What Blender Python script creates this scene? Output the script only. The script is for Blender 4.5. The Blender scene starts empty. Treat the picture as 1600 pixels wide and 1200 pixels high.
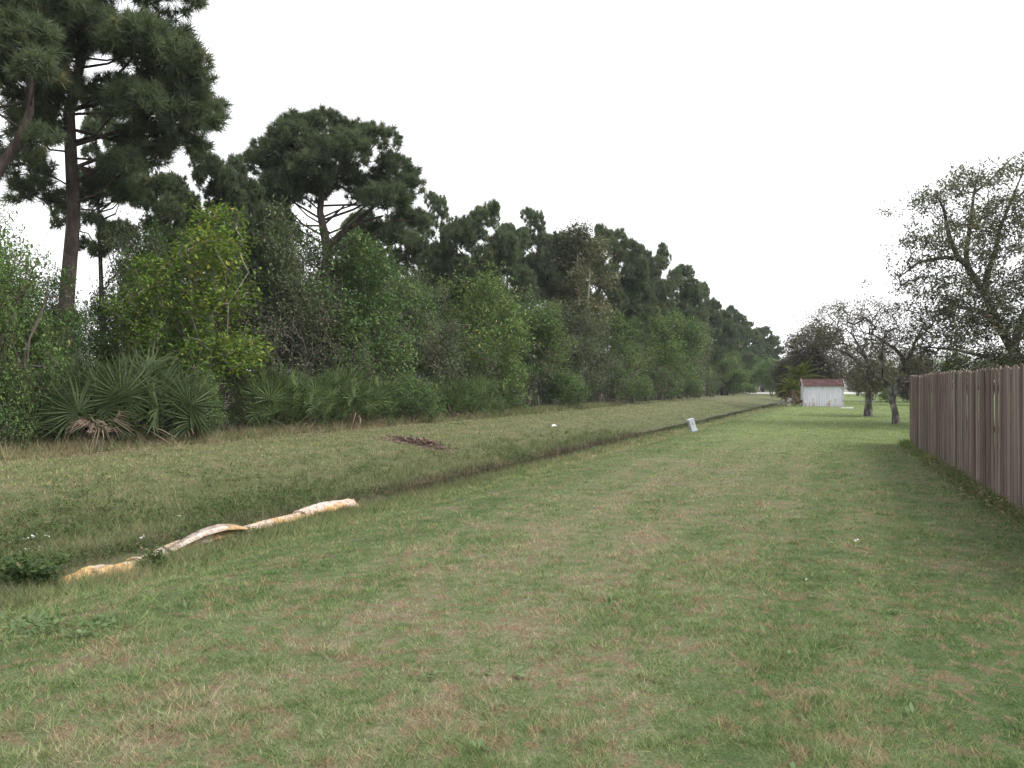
import bpy, math, random
import numpy as np
from mathutils import Vector, Matrix

R = math.radians
SC = bpy.context.scene
COL = SC.collection
rng = np.random.default_rng(7)
random.seed(7)

# ------------------------------------------------------------------ camera, sky, sun, exposure
CAM_H = 1.6
FPX = 1290.0                      # focal length in pixels of the 1600 px wide photograph
cam = bpy.data.cameras.new('camera')
cam.sensor_width = 36.0
cam.lens = FPX / 1600.0 * 36.0
cam.clip_start = 0.05
cam.clip_end = 5000.0
camo = bpy.data.objects.new('camera', cam)
COL.objects.link(camo)
camo.location = (0, 0, CAM_H)
camo.rotation_euler = (R(90), 0, 0)
SC.camera = camo

SUN_EL, SUN_AZ = 52.0, 112.0      # azimuth clockwise from +Y: the brighter side of the cloud is to the right
world = bpy.data.worlds.new('World')
SC.world = world
world.use_nodes = True
wn = world.node_tree
wn.nodes.clear()
sky = wn.nodes.new('ShaderNodeTexSky')
sky.sky_type = 'NISHITA'
sky.sun_disc = False
sky.sun_elevation = R(SUN_EL)
sky.sun_rotation = R(SUN_AZ)
sky.air_density = 1.0
sky.dust_density = 1.0
sky.ozone_density = 1.0
hsv = wn.nodes.new('ShaderNodeHueSaturation')      # cloud cover: the blue is gone
hsv.inputs['Saturation'].default_value = 0.10
bg = wn.nodes.new('ShaderNodeBackground')
bg.inputs['Strength'].default_value = 0.13
wo = wn.nodes.new('ShaderNodeOutputWorld')
wn.links.new(sky.outputs['Color'], hsv.inputs['Color'])
cloud = wn.nodes.new('ShaderNodeMix'); cloud.data_type = 'RGBA'      # an even layer of thin cloud over that sky
cloud.inputs[0].default_value = 0.7
cloud.inputs[7].default_value = (5.6, 5.6, 5.75, 1)
wn.links.new(hsv.outputs['Color'], cloud.inputs[6])
wn.links.new(cloud.outputs[2], bg.inputs['Color'])
wn.links.new(bg.outputs['Background'], wo.inputs['Surface'])

sun = bpy.data.lights.new('sun', 'SUN')
sun.energy = 1.3
sun.angle = R(28)
sun.color = (1.0, 0.96, 0.9)
suno = bpy.data.objects.new('sun', sun)
COL.objects.link(suno)
suno.location = (30, -10, 40)
sdir = Vector((math.sin(R(SUN_AZ)) * math.cos(R(SUN_EL)), math.cos(R(SUN_AZ)) * math.cos(R(SUN_EL)), math.sin(R(SUN_EL))))
suno.rotation_euler = sdir.to_track_quat('Z', 'Y').to_euler()

SC.view_settings.view_transform = 'Standard'
SC.view_settings.look = 'None'
SC.view_settings.exposure = 1.3
SC.view_settings.gamma = 1.0
SC.view_settings.use_curve_mapping = False
SC.cycles.max_bounces = 6
SC.cycles.diffuse_bounces = 3
SC.cycles.transmission_bounces = 4

# ------------------------------------------------------------------ layout helpers
# ditch axis runs away to the right; u is metres along it, v metres to the right of it from the camera
EU = np.array([0.3872, 0.9220]); EV = np.array([0.9220, -0.3872])
DITCH_V = -7.93

def uv_of(x, y): return x * EU[0] + y * EU[1], x * EV[0] + y * EV[1]
def xy_of(u, v): return u * EU[0] + v * EV[0], u * EU[1] + v * EV[1]

def hash2(ix, iy, s):
    n = (ix.astype(np.int64) * 374761393 + iy.astype(np.int64) * 668265263 + s * 974634777) & 0x7fffffff
    n = ((n ^ (n >> 13)) * 1274126177) & 0x7fffffff
    return ((n ^ (n >> 16)) & 0xffff) / 65535.0
def vnoise(x, y, s=0):
    ix = np.floor(x); iy = np.floor(y); fx = x - ix; fy = y - iy
    fx = fx * fx * (3 - 2 * fx); fy = fy * fy * (3 - 2 * fy)
    a = hash2(ix, iy, s); b = hash2(ix + 1, iy, s); c = hash2(ix, iy + 1, s); d = hash2(ix + 1, iy + 1, s)
    return (a + (b - a) * fx) * (1 - fy) + (c + (d - c) * fx) * fy
def sstep(a, b, x):
    t = np.clip((x - a) / (b - a), 0, 1); return t * t * (3 - 2 * t)

def height(x, y):
    x = np.asarray(x, float); y = np.asarray(y, float)
    u, v = uv_of(x, y)
    w = v - DITCH_V + 0.25 * (vnoise(u * 0.22, u * 0, 3) - 0.5) * sstep(16, 22, u) + 0.12 * (vnoise(u * 0.9, u * 0, 5) - 0.5)
    right = -0.5 * (1 - sstep(0.15, 3.6, w))
    left = -0.5 * (1 - sstep(0.35, 5.2, -w))
    z = np.where(w > 0, right, left)
    near = 1 - sstep(40, 90, np.hypot(x, y))
    z = z + near * (0.05 * (vnoise(x * 0.6, y * 0.6, 11) - 0.5) + 0.022 * (vnoise(x * 2.3, y * 2.3, 12) - 0.5) + 0.014 * (vnoise(x * 6, y * 6, 13) - 0.5))
    return z
def hz(x, y): return float(height(np.array([x]), np.array([y]))[0])

def at(px, py, z=None):
    """the ground point that the photograph shows at this pixel"""
    d = np.array([(px - 800) / FPX, 1.0, (600 - py) / FPX])
    zz = 0.0 if z is None else z
    for _ in range(12):
        t = (zz - CAM_H) / d[2]
        p = d * t
        if z is not None: break
        zz = 0.5 * zz + 0.5 * hz(p[0], p[1])
    return Vector((p[0], p[1], zz))
def col_at(px, v):
    """ground point in image column px at offset v from the camera, across the ditch direction"""
    t = (px - 800) / FPX
    Y = v / (EV[0] * t + EV[1])
    x, y = Y * t, Y
    return Vector((x, y, hz(x, y)))
def top_h(py, Y): return CAM_H + (600 - py) / FPX * Y

# ------------------------------------------------------------------ object helpers
def link(o, parent=None):
    COL.objects.link(o)
    if parent is not None: o.parent = parent
    return o
def tag(o, label=None, cat=None, group=None, kind=None):
    if label: o['label'] = label
    if cat: o['category'] = cat
    if group: o['group'] = group
    if kind: o['kind'] = kind
    return o
def empty(name, loc, rz=0.0, label=None, cat=None, group=None):
    o = bpy.data.objects.new(name, None)
    o.empty_display_size = 0.2
    o.location = loc; o.rotation_euler = (0, 0, rz)
    link(o)
    return tag(o, label, cat, group)
KIDS = {}
def mesh_obj(name, me, mat=None, parent=None):
    if mat is not None and len(me.materials) == 0: me.materials.append(mat)
    o = bpy.data.objects.new(name, me)
    link(o, parent)
    if parent is not None: KIDS.setdefault(parent.name, []).append(o)
    return o
def copy_tree(root, parent=None):
    c = root.copy(); COL.objects.link(c); c.parent = parent
    for k in KIDS.get(root.name, []):
        d = copy_tree(k, c)
        KIDS.setdefault(c.name, []).append(d)
    return c

def arr_mesh(name, V, F, tint=None, smooth=False):
    """V (n,3), F (m,k) all faces the same size"""
    V = np.asarray(V, np.float32); F = np.asarray(F, np.int32)
    me = bpy.data.meshes.new(name)
    m, k = F.shape
    me.vertices.add(len(V)); me.vertices.foreach_set('co', V.ravel())
    me.loops.add(m * k); me.loops.foreach_set('vertex_index', F.ravel())
    me.polygons.add(m)
    me.polygons.foreach_set('loop_start', np.arange(m, dtype=np.int32) * k)
    me.polygons.foreach_set('loop_total', np.full(m, k, np.int32))
    if smooth: me.polygons.foreach_set('use_smooth', np.ones(m, bool))
    if tint is not None:
        a = me.attributes.new('tint', 'FLOAT', 'FACE')
        a.data.foreach_set('value', np.asarray(tint, np.float32))
    me.update(calc_edges=True)
    me.validate()
    return me

class MB:
    """collects shapes into one mesh"""
    def __init__(s): s.v = []; s.f = []
    def add(s, vs, fs):
        n = len(s.v); s.v += [tuple(p) for p in vs]; s.f += [tuple(i + n for i in f) for f in fs]; return s
    def box(s, c, size, rot=None):
        hx, hy, hzz = [q / 2 for q in size]
        P = [Vector((a * hx, b * hy, d * hzz)) for a in (-1, 1) for b in (-1, 1) for d in (-1, 1)]
        if rot is not None: P = [rot @ p for p in P]
        P = [p + Vector(c) for p in P]
        return s.add(P, [(0, 1, 3, 2), (4, 6, 7, 5), (0, 4, 5, 1), (2, 3, 7, 6), (0, 2, 6, 4), (1, 5, 7, 3)])
    def tube(s, pts, rad, n=8, cap=True):
        pts = [Vector(p) for p in pts]; rings = []
        up = Vector((0.13, 0.31, 0.94)).normalized()
        for i, p in enumerate(pts):
            d = (pts[min(i + 1, len(pts) - 1)] - pts[max(i - 1, 0)]).normalized()
            a = d.cross(up)
            if a.length < 0.05: a = d.cross(Vector((1, 0, 0)))
            a.normalize(); b = d.cross(a)
            r = rad[i] if hasattr(rad, '__len__') else rad
            rings.append([p + (a * math.cos(2 * math.pi * k / n) + b * math.sin(2 * math.pi * k / n)) * r for k in range(n)])
        vs = [q for r_ in rings for q in r_]; fs = []
        for i in range(len(pts) - 1):
            for k in range(n):
                fs.append((i * n + k, i * n + (k + 1) % n, (i + 1) * n + (k + 1) % n, (i + 1) * n + k))
        if cap:
            fs.append(tuple(range(n))); fs.append(tuple((len(pts) - 1) * n + k for k in range(n - 1, -1, -1)))
        return s.add(vs, fs)
    def mesh(s, name, smooth=False):
        me = bpy.data.meshes.new(name); me.from_pydata(s.v, [], s.f); me.update()
        if smooth: me.polygons.foreach_set('use_smooth', [True] * len(me.polygons))
        return me
    def build(s, name, mat, parent=None, smooth=False): return mesh_obj(name, s.mesh(name, smooth), mat, parent)

# ------------------------------------------------------------------ materials
def new_mat(name):
    m = bpy.data.materials.new(name); m.use_nodes = True
    nt = m.node_tree; nt.nodes.clear()
    out = nt.nodes.new('ShaderNodeOutputMaterial')
    return m, nt, out
class N:
    """small wrapper for building node trees"""
    def __init__(s, nt): s.nt = nt
    def node(s, t, **kw):
        n = s.nt.nodes.new(t)
        for k, v in kw.items(): setattr(n, k, v)
        return n
    def put(s, sock, v):
        if isinstance(v, bpy.types.NodeSocket): s.nt.links.new(v, sock)
        elif v is not None:
            if hasattr(sock.default_value, '__len__') and not hasattr(v, '__len__'): v = (v,) * len(sock.default_value)
            if hasattr(v, '__len__') and len(sock.default_value) == 4 and len(v) == 3: v = (*v, 1)
            sock.default_value = v
    def math(s, op, a, b=None, c=None, clamp=False):
        n = s.node('ShaderNodeMath', operation=op, use_clamp=clamp)
        for i, q in enumerate((a, b, c)):
            if q is not None: s.put(n.inputs[i], q)
        return n.outputs[0]
    def noise(s, vec, scale, detail=3, rough=0.55):
        n = s.node('ShaderNodeTexNoise'); s.put(n.inputs['Vector'], vec)
        n.inputs['Scale'].default_value = scale; n.inputs['Detail'].default_value = detail; n.inputs['Roughness'].default_value = rough
        return n.outputs[0]
    def rng(s, v, a, b, c=0.0, d=1.0, smooth=True):
        n = s.node('ShaderNodeMapRange'); n.interpolation_type = 'SMOOTHSTEP' if smooth else 'LINEAR'; n.clamp = True
        for i, q in enumerate((v, a, b, c, d)): s.put(n.inputs[i], q)
        return n.outputs[0]
    def mix(s, f, a, b, mode='MIX'):
        n = s.node('ShaderNodeMix', data_type='RGBA', blend_type=mode)
        s.put(n.inputs[0], f); s.put(n.inputs[6], a); s.put(n.inputs[7], b)
        return n.outputs[2]
    def ramp(s, f, stops):
        n = s.node('ShaderNodeValToRGB'); e = n.color_ramp.elements
        e[0].position = stops[0][0]; e[0].color = (*stops[0][1], 1)
        e[1].position = stops[-1][0]; e[1].color = (*stops[-1][1], 1)
        for p, c in stops[1:-1]:
            q = e.new(p); q.color = (*c, 1)
        s.put(n.inputs[0], f); return n.outputs[0]
    def scale(s, vec, sc):
        n = s.node('ShaderNodeVectorMath', operation='MULTIPLY'); s.put(n.inputs[0], vec); n.inputs[1].default_value = sc
        return n.outputs[0]
    def pos(s): return s.node('ShaderNodeNewGeometry').outputs['Position']
    def obj(s): return s.node('ShaderNodeTexCoord').outputs['Object']
    def rand(s): return s.node('ShaderNodeObjectInfo').outputs['Random']
    def attr(s, name): return s.node('ShaderNodeAttribute', attribute_name=name).outputs['Fac']
    def bsdf(s, color, rough=0.8, spec=0.3, metallic=0.0, normal=None):
        n = s.node('ShaderNodeBsdfPrincipled')
        s.put(n.inputs['Base Color'], color); s.put(n.inputs['Roughness'], rough)
        s.put(n.inputs['Specular IOR Level'], spec); s.put(n.inputs['Metallic'], metallic)
        if normal is not None: s.put(n.inputs['Normal'], normal)
        return n.outputs[0]
    def bump(s, h, strength=0.3, dist=0.02):
        n = s.node('ShaderNodeBump'); n.inputs['Strength'].default_value = strength; n.inputs['Distance'].default_value = dist
        s.put(n.inputs['Height'], h); return n.outputs[0]

def leaf_mat(name, stops, transl=0.3, rough=0.62, spec=0.12, vary=0.2):
    m, nt, out = new_mat(name); k = N(nt)
    t = k.math('ADD', k.attr('tint'), k.math('MULTIPLY', k.math('SUBTRACT', k.rand(), 0.5), vary), clamp=True)
    c = k.ramp(t, stops)
    b = k.bsdf(c, rough, spec)
    tr = k.node('ShaderNodeBsdfTranslucent'); k.put(tr.inputs[0], k.mix(0.5, c, (0.10, 0.14, 0.02)))
    mx = k.node('ShaderNodeMixShader'); mx.inputs[0].default_value = transl
    nt.links.new(b, mx.inputs[1]); nt.links.new(tr.outputs[0], mx.inputs[2]); nt.links.new(mx.outputs[0], out.inputs[0])
    return m
def simple_mat(name, stops, scale=6.0, rough=0.8, spec=0.3, stretch=(1, 1, 1), bump=0.0, metallic=0.0, detail=5, world=False, randomize=0.0):
    m, nt, out = new_mat(name); k = N(nt)
    vec = k.scale(k.pos() if world else k.obj(), stretch)
    f = k.noise(vec, scale, detail)
    f = k.rng(f, 0.28, 0.72, smooth=False)
    if randomize: f = k.math('ADD', f, k.math('MULTIPLY', k.math('SUBTRACT', k.rand(), 0.5), randomize), clamp=True)
    c = k.ramp(f, stops)
    nrm = k.bump(f, bump, 0.02) if bump else None
    nt.links.new(k.bsdf(c, rough, spec, metallic, nrm), out.inputs[0])
    return m

M = {}
M['pine'] = leaf_mat('pine_needles', [(0, (0.055, 0.078, 0.048)), (0.45, (0.105, 0.142, 0.084)), (0.8, (0.155, 0.19, 0.105)), (1, (0.22, 0.18, 0.1))], 0.36, 0.6, 0.12)
M['bright'] = leaf_mat('bright_leaves', [(0, (0.06, 0.114, 0.0264)), (0.5, (0.126, 0.21, 0.036)), (0.85, (0.204, 0.288, 0.054)), (1, (0.36, 0.324, 0.06))], 0.38)
M['mid'] = leaf_mat('mid_green_leaves', [(0, (0.0559, 0.108, 0.0448)), (0.5, (0.1156, 0.2012, 0.0708)), (0.85, (0.1864, 0.2795, 0.0931)), (1, (0.2981, 0.3167, 0.1118))], 0.32)
M['light'] = leaf_mat('light_green_leaves', [(0, (0.0721, 0.1314, 0.0448)), (0.5, (0.1409, 0.2275, 0.0704)), (0.85, (0.2162, 0.3043, 0.0961)), (1, (0.3524, 0.3363, 0.1121))], 0.35)
M['olive'] = leaf_mat('olive_leaves', [(0, (0.0648, 0.0931, 0.0526)), (0.5, (0.1255, 0.166, 0.0891)), (0.85, (0.2025, 0.2329, 0.1215)), (1, (0.3037, 0.2632, 0.1519))], 0.28)
M['tan'] = leaf_mat('brownish_leaves', [(0, (0.0719, 0.0862, 0.0517)), (0.5, (0.1437, 0.151, 0.0862)), (0.8, (0.23, 0.2084, 0.1222)), (1, (0.3306, 0.2587, 0.1581))], 0.25)
M['oak'] = leaf_mat('grey_green_oak_leaves', [(0, (0.0728, 0.081, 0.0583)), (0.5, (0.1378, 0.149, 0.1037)), (0.85, (0.2106, 0.2026, 0.1426)), (1, (0.3078, 0.243, 0.1782))], 0.25)
M['oakpale'] = leaf_mat('sparse_pale_oak_leaves', [(0, (0.08, 0.072, 0.056)), (0.5, (0.15, 0.132, 0.105)), (0.85, (0.21, 0.175, 0.14)), (1, (0.27, 0.19, 0.15))], 0.3)
M['brown'] = leaf_mat('dull_brown_leaves', [(0, (0.07, 0.062, 0.048)), (0.5, (0.13, 0.115, 0.09)), (0.85, (0.19, 0.16, 0.125)), (1, (0.25, 0.18, 0.14))], 0.28)
M['palm'] = leaf_mat('palmetto_leaf', [(0, (0.0378, 0.066, 0.022400000000000003)), (0.5, (0.0798, 0.124, 0.0432)), (0.85, (0.13125, 0.18, 0.064)), (1, (0.21000000000000002, 0.21, 0.072))], 0.22, 0.55, 0.15)
M['fan'] = leaf_mat('fan_palm_leaf', [(0, (0.0315, 0.05, 0.0208)), (0.5, (0.058800000000000005, 0.088, 0.033600000000000005)), (0.85, (0.0966, 0.13, 0.049600000000000005)), (1, (0.1575, 0.16, 0.064))], 0.2, 0.55, 0.15)
M['deadfrond'] = leaf_mat('dead_frond', [(0, (0.10, 0.075, 0.055)), (0.5, (0.20, 0.15, 0.11)), (1, (0.34, 0.27, 0.20))], 0.15, 0.8, 0.1)
M['yellowfrond'] = leaf_mat('yellow_frond', [(0, (0.04, 0.06, 0.015)), (0.5, (0.085, 0.105, 0.025)), (1, (0.16, 0.15, 0.045))], 0.3)
M['orangefrond'] = leaf_mat('orange_brown_frond', [(0, (0.112, 0.07, 0.035)), (0.5, (0.196, 0.126, 0.056)), (1, (0.266, 0.189, 0.091))], 0.25, 0.7, 0.1)
M['pinebark'] = simple_mat('pine_bark', [(0, (0.03, 0.024, 0.022)), (0.5, (0.07, 0.054, 0.048)), (1, (0.14, 0.11, 0.095))], 5, 0.95, 0.1, (1, 1, 0.35), 0.6)
M['twig'] = simple_mat('grey_twigs', [(0, (0.055, 0.045, 0.038)), (0.5, (0.10, 0.085, 0.072)), (1, (0.18, 0.155, 0.135))], 3, 0.9, 0.1)
M['paleback'] = simple_mat('pale_bark', [(0, (0.15, 0.12, 0.10)), (0.5, (0.28, 0.24, 0.21)), (1, (0.42, 0.38, 0.33))], 3, 0.9, 0.1, (1, 1, 0.4), 0.3)
M['lichen'] = simple_mat('lichened_oak_bark', [(0, (0.05, 0.043, 0.038)), (0.4, (0.10, 0.088, 0.078)), (0.62, (0.19, 0.185, 0.162)), (1, (0.30, 0.305, 0.265))], 4.5, 0.95, 0.1, (1, 1, 0.6), 0.5)
M['oakbark'] = simple_mat('dark_oak_bark', [(0, (0.04, 0.036, 0.032)), (0.5, (0.09, 0.08, 0.068)), (1, (0.17, 0.155, 0.13))], 4, 0.95, 0.1, (1, 1, 0.5), 0.5)
M['petiole'] = simple_mat('petiole', [(0, (0.09, 0.12, 0.045)), (1, (0.17, 0.19, 0.08))], 4, 0.5)

# --- the ground colour, shared by the soil sheet and by the blades that grow on it
def ground_color(k):
    P = k.pos()
    sx = k.node('ShaderNodeSeparateXYZ'); k.put(sx.inputs[0], P)
    flat = k.node('ShaderNodeCombineXYZ'); k.put(flat.inputs[0], sx.outputs[0]); k.put(flat.inputs[1], sx.outputs[1])
    Q = flat.outputs[0]
    u = k.math('ADD', k.math('MULTIPLY', sx.outputs[0], float(EU[0])), k.math('MULTIPLY', sx.outputs[1], float(EU[1])))
    v = k.math('ADD', k.math('MULTIPLY', sx.outputs[0], float(EV[0])), k.math('MULTIPLY', sx.outputs[1], float(EV[1])))
    n1 = k.noise(Q, 0.33, 3, 0.6); n2 = k.noise(Q, 1.7, 4, 0.6); n3 = k.noise(Q, 7.0, 3, 0.6); n4 = k.noise(Q, 26.0, 3, 0.65)
    wob = k.math('MULTIPLY', k.math('SUBTRACT', k.noise(Q, 0.5, 2), 0.5), 2.4)
    vv = k.math('ADD', v, wob)
    dry = k.math('ADD', k.math('MULTIPLY', n1, 0.4), k.math('ADD', k.math('MULTIPLY', n2, 0.55), k.math('ADD', k.math('MULTIPLY', n3, 0.72), k.math('MULTIPLY', n4, 0.5))))
    dry = k.math('SUBTRACT', dry, 0.585)          # centred near 0.5
    # mower tracks
    st = k.math('SINE', k.math('ADD', k.math('MULTIPLY', v, 6.2), k.math('MULTIPLY', n1, 3.0)))
    dry = k.math('ADD', dry, k.math('MULTIPLY', st, 0.05))
    # greener on the near bank shoulder, drier along the middle of the lawn, greener by the fence
    shoulder = k.math('MULTIPLY', k.rng(vv, -7.6, -6.0), k.rng(vv, -3.6, -5.2))
    dry = k.math('SUBTRACT', dry, k.math('MULTIPLY', shoulder, 0.14))
    mid = k.math('MULTIPLY', k.rng(vv, -4.4, -3.0), k.rng(vv, 2.0, -1.0))
    dry = k.math('ADD', dry, k.math('MULTIPLY', mid, 0.07))
    dry = k.math('SUBTRACT', dry, k.math('MULTIPLY', k.rng(vv, -2.2, 0.2), 0.16))
    farg = k.math('MULTIPLY', k.rng(u, 13.0, 34.0), k.rng(vv, -6.4, -3.5))
    dry = k.math('SUBTRACT', dry, k.math('MULTIPLY', farg, 0.13))
    leftb = k.rng(vv, -8.6, -11.0)
    dry = k.math('ADD', dry, k.math('MULTIPLY', leftb, 0.03))
    edge = k.math('MULTIPLY', k.rng(vv, -14.6, -17.2), k.rng(u, 42.0, 26.0))
    dry = k.math('ADD', dry, k.math('MULTIPLY', edge, 0.22))
    dry = k.math('ADD', k.math('MULTIPLY', k.math('SUBTRACT', dry, 0.58), 1.35), 0.5)
    c = k.ramp(dry, [(0.06, (0.078, 0.122, 0.046)), (0.34, (0.125, 0.168, 0.074)), (0.52, (0.176, 0.196, 0.110)), (0.66, (0.226, 0.210, 0.142)), (0.82, (0.256, 0.202, 0.156)), (0.97, (0.19, 0.134, 0.102))])
    # tussocks that have died back to a reddish brown
    tus = k.rng(k.math('ADD', k.math('MULTIPLY', k.noise(Q, 8.5, 2, 0.5), 0.7), k.math('MULTIPLY', n2, 0.42)), 0.57, 0.65)
    c = k.mix(k.math('MULTIPLY', tus, 0.62), c, (0.21, 0.148, 0.106))
    # the left bank: a yellower olive turf; the lawn far off a fresher green
    c = k.mix(k.math('MULTIPLY', leftb, 0.4), c, (0.145, 0.148, 0.075))
    c = k.mix(k.math('MULTIPLY', farg, 0.62), c, (0.20, 0.268, 0.104))
    # rank dark weeds towards the ditch
    c = k.mix(k.math('MULTIPLY', k.math('MULTIPLY', k.rng(vv, -12.4, -9.6), k.rng(vv, -6.9, -7.6)), 0.5), c, (0.095, 0.115, 0.055))
    # litter of the wood floor beyond the turf
    c = k.mix(k.rng(vv, -17.4, -19.5), c, (0.085, 0.066, 0.046))
    # a straw coloured lip where the mower stops short of the ditch
    lip = k.math('MULTIPLY', k.math('MULTIPLY', k.rng(vv, -7.3, -6.7), k.rng(vv, -5.4, -6.2)), k.math('MULTIPLY', k.rng(u, 14.0, 22.0), k.rng(n2, 0.35, 0.6)))
    c = k.mix(k.math('MULTIPLY', lip, 0.5), c, (0.27, 0.23, 0.15))
    # bare wet mud along the ditch bottom
    w = k.math('ADD', k.math('SUBTRACT', v, DITCH_V), k.math('MULTIPLY', k.math('SUBTRACT', n2, 0.5), 0.9))
    mud = k.math('MULTIPLY', k.rng(w, 0.65, 0.15), k.rng(w, -1.1, -0.4))
    mud = k.math('MULTIPLY', mud, k.rng(u, 11.0, 15.0, 0.45, 1.0))
    c = k.mix(mud, c, k.ramp(n3, [(0.3, (0.055, 0.046, 0.034)), (0.7, (0.12, 0.10, 0.072))]))
    return c, n3, n4, mud

m, nt, out = new_mat('turf_soil'); k = N(nt)
c, n3, n4, mud = ground_color(k)
g = k.noise(k.pos(), 60, 3, 0.7)
c = k.mix(1.0, c, k.ramp(g, [(0.25, (0.42, 0.40, 0.36)), (0.75, (1.1, 1.07, 1.0))]), 'MULTIPLY')
nt.links.new(k.bsdf(c, k.math('SUBTRACT', 0.95, k.math('MULTIPLY', mud, 0.35)), 0.2, 0, k.bump(k.math('ADD', g, n4), 0.8, 0.03)), out.inputs[0])
M['ground'] = m

def blade_mat(name, lo, hi):
    m, nt, out = new_mat(name); k = N(nt)
    c, _, _, _ = ground_color(k)
    t = k.attr('tint')
    c = k.mix(1.0, c, k.ramp(t, [(0.0, (lo * .75, lo * .95, lo * .7)), (0.35, (lo * 1.2, lo * 1.4, lo)), (0.65, (hi * .95, hi * .95, hi * .9)), (0.87, (hi * 1.45, hi * 1.25, hi * 1.15)), (1.0, (hi * 1.4, hi * 1.3, hi * 1.2))]), 'MULTIPLY')
    straw = k.rng(t, 0.88, 0.90)
    c = k.mix(k.math('MULTIPLY', straw, 0.7), c, (0.34, 0.27, 0.16))
    b = k.bsdf(c, 0.65, 0.2)
    tr = k.node('ShaderNodeBsdfTranslucent'); k.put(tr.inputs[0], c)
    mx = k.node('ShaderNodeMixShader'); mx.inputs[0].default_value = 0.3
    nt.links.new(b, mx.inputs[1]); nt.links.new(tr.outputs[0], mx.inputs[2]); nt.links.new(mx.outputs[0], out.inputs[0])
    return m
M['blade'] = blade_mat('grass_blades', 0.86, 1.75)
M['tallblade'] = blade_mat('tall_grass_blades', 0.7, 1.4)
M['weed'] = leaf_mat('ditch_weed_leaf', [(0, (0.03, 0.055, 0.022)), (0.5, (0.065, 0.105, 0.035)), (0.85, (0.10, 0.15, 0.055)), (0.94, (0.16, 0.14, 0.08)), (1, (0.2, 0.15, 0.1))], 0.3)
M['rosette'] = leaf_mat('rosette_leaf', [(0, (0.09, 0.14, 0.06)), (0.6, (0.14, 0.20, 0.09)), (1, (0.2, 0.26, 0.13))], 0.3)
M['white_petal'] = simple_mat('white_petals', [(0, (0.6, 0.6, 0.56)), (1, (0.8, 0.8, 0.76))], 5)

m, nt, out = new_mat('ditch_water'); k = N(nt)
rip = k.noise(k.pos(), 9, 3)
pb = k.node('ShaderNodeBsdfPrincipled')
pb.inputs['Base Color'].default_value = (0.028, 0.022, 0.014, 1); pb.inputs['Roughness'].default_value = 0.06
k.put(pb.inputs['Normal'], k.bump(rip, 0.06, 0.02))
nt.links.new(pb.outputs[0], out.inputs[0]); M['water'] = m

# ------------------------------------------------------------------ ground, ditch water, road
def spaced(parts):
    a = []
    for x0, x1, st in parts: a += list(np.arange(x0, x1, st))
    return np.array(a)
us = np.concatenate([[-300, -150, -70, -35, -18, -9], spaced([(-5, 38, 0.19), (38, 80, 0.7), (80, 200, 4)]), [200, 260, 340, 460, 640, 900, 1400, 2200]])
vs_ = np.concatenate([[-1800, -900, -450, -220, -120, -70, -45, -33], spaced([(-27, -15, 0.6), (-15, -1.5, 0.14), (-1.5, 14, 0.3), (14, 40, 1.5)]), [40, 55, 80, 130, 220, 450, 900, 1800]])
U, Vv = np.meshgrid(us, vs_, indexing='ij')
X = U * EU[0] + Vv * EV[0]; Y = U * EU[1] + Vv * EV[1]
Z = height(X.ravel(), Y.ravel())
nu, nv = U.shape
idx = np.arange(nu * nv).reshape(nu, nv)
F = np.stack([idx[:-1, :-1], idx[1:, :-1], idx[1:, 1:], idx[:-1, 1:]], -1).reshape(-1, 4)[:, ::-1]
ground = mesh_obj('ground', arr_mesh('ground', np.stack([X.ravel(), Y.ravel(), Z], 1), F, smooth=True), M['ground'])
tag(ground, 'mown patchy lawn and turf banks with a shallow drainage ditch', kind='structure')

wv = MB(); pts = []
for i, u in enumerate(np.arange(13.2, 120, 0.6)):
    wd = 0.33 + 0.22 * float(vnoise(np.array([u * 0.35]), np.array([0.0]), 21)[0])
    cx = DITCH_V - 0.06 + 0.16 * (float(vnoise(np.array([u * 0.3]), np.array([3.0]), 22)[0]) - 0.5)
    for s in (-1, 1):
        x, y = xy_of(u, cx + s * wd * (0.25 if i == 0 else 1.0)); pts.append((x, y, -0.468))
wv.add(pts, [(2 * i, 2 * i + 1, 2 * i + 3, 2 * i + 2) for i in range(len(pts) // 2 - 1)])
water = wv.build('ditch_water', M['water']); tag(water, 'strip of dark standing water along the ditch bottom', kind='structure')

M['concrete'] = simple_mat('pale_concrete', [(0, (0.42, 0.40, 0.38)), (1, (0.56, 0.54, 0.52))], 0.5, 0.9, 0.2, world=True)
rd = MB(); rd.box((54.5, 146, -0.03), (26, 24, 0.12), Matrix.Rotation(R(-12), 3, 'Z'))
road = rd.build('road', M['concrete']); tag(road, 'pale concrete road beyond the far lawn', kind='structure')

# ------------------------------------------------------------------ plant generators
def randdirs(n, r=rng):
    d = r.normal(size=(n, 3)); return d / np.linalg.norm(d, axis=1, keepdims=True)
def frusta(P0, P1, r0, r1, n=4):
    d = P1 - P0; L = np.linalg.norm(d, axis=1, keepdims=True); d = d / np.maximum(L, 1e-6)
    ref = np.where(np.abs(d[:, 2:3]) > 0.9, np.array([[1.0, 0, 0]]), np.array([[0, 0, 1.0]]))
    a = np.cross(d, ref); a /= np.linalg.norm(a, axis=1, keepdims=True); b = np.cross(d, a)
    th = np.arange(n) * 2 * math.pi / n
    ring = a[:, None, :] * np.cos(th)[None, :, None] + b[:, None, :] * np.sin(th)[None, :, None]
    V0 = P0[:, None, :] + ring * r0[:, None, None]; V1 = P1[:, None, :] + ring * r1[:, None, None]
    V = np.concatenate([V0, V1], 1).reshape(-1, 3)
    m_ = len(P0); base = np.arange(m_)[:, None] * 2 * n; q = np.arange(n)[None, :]; q2 = (q + 1) % n
    Fq = np.stack([base + q, base + q2, base + n + q2, base + n + q], -1).reshape(-1, 4)
    return V, Fq

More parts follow.
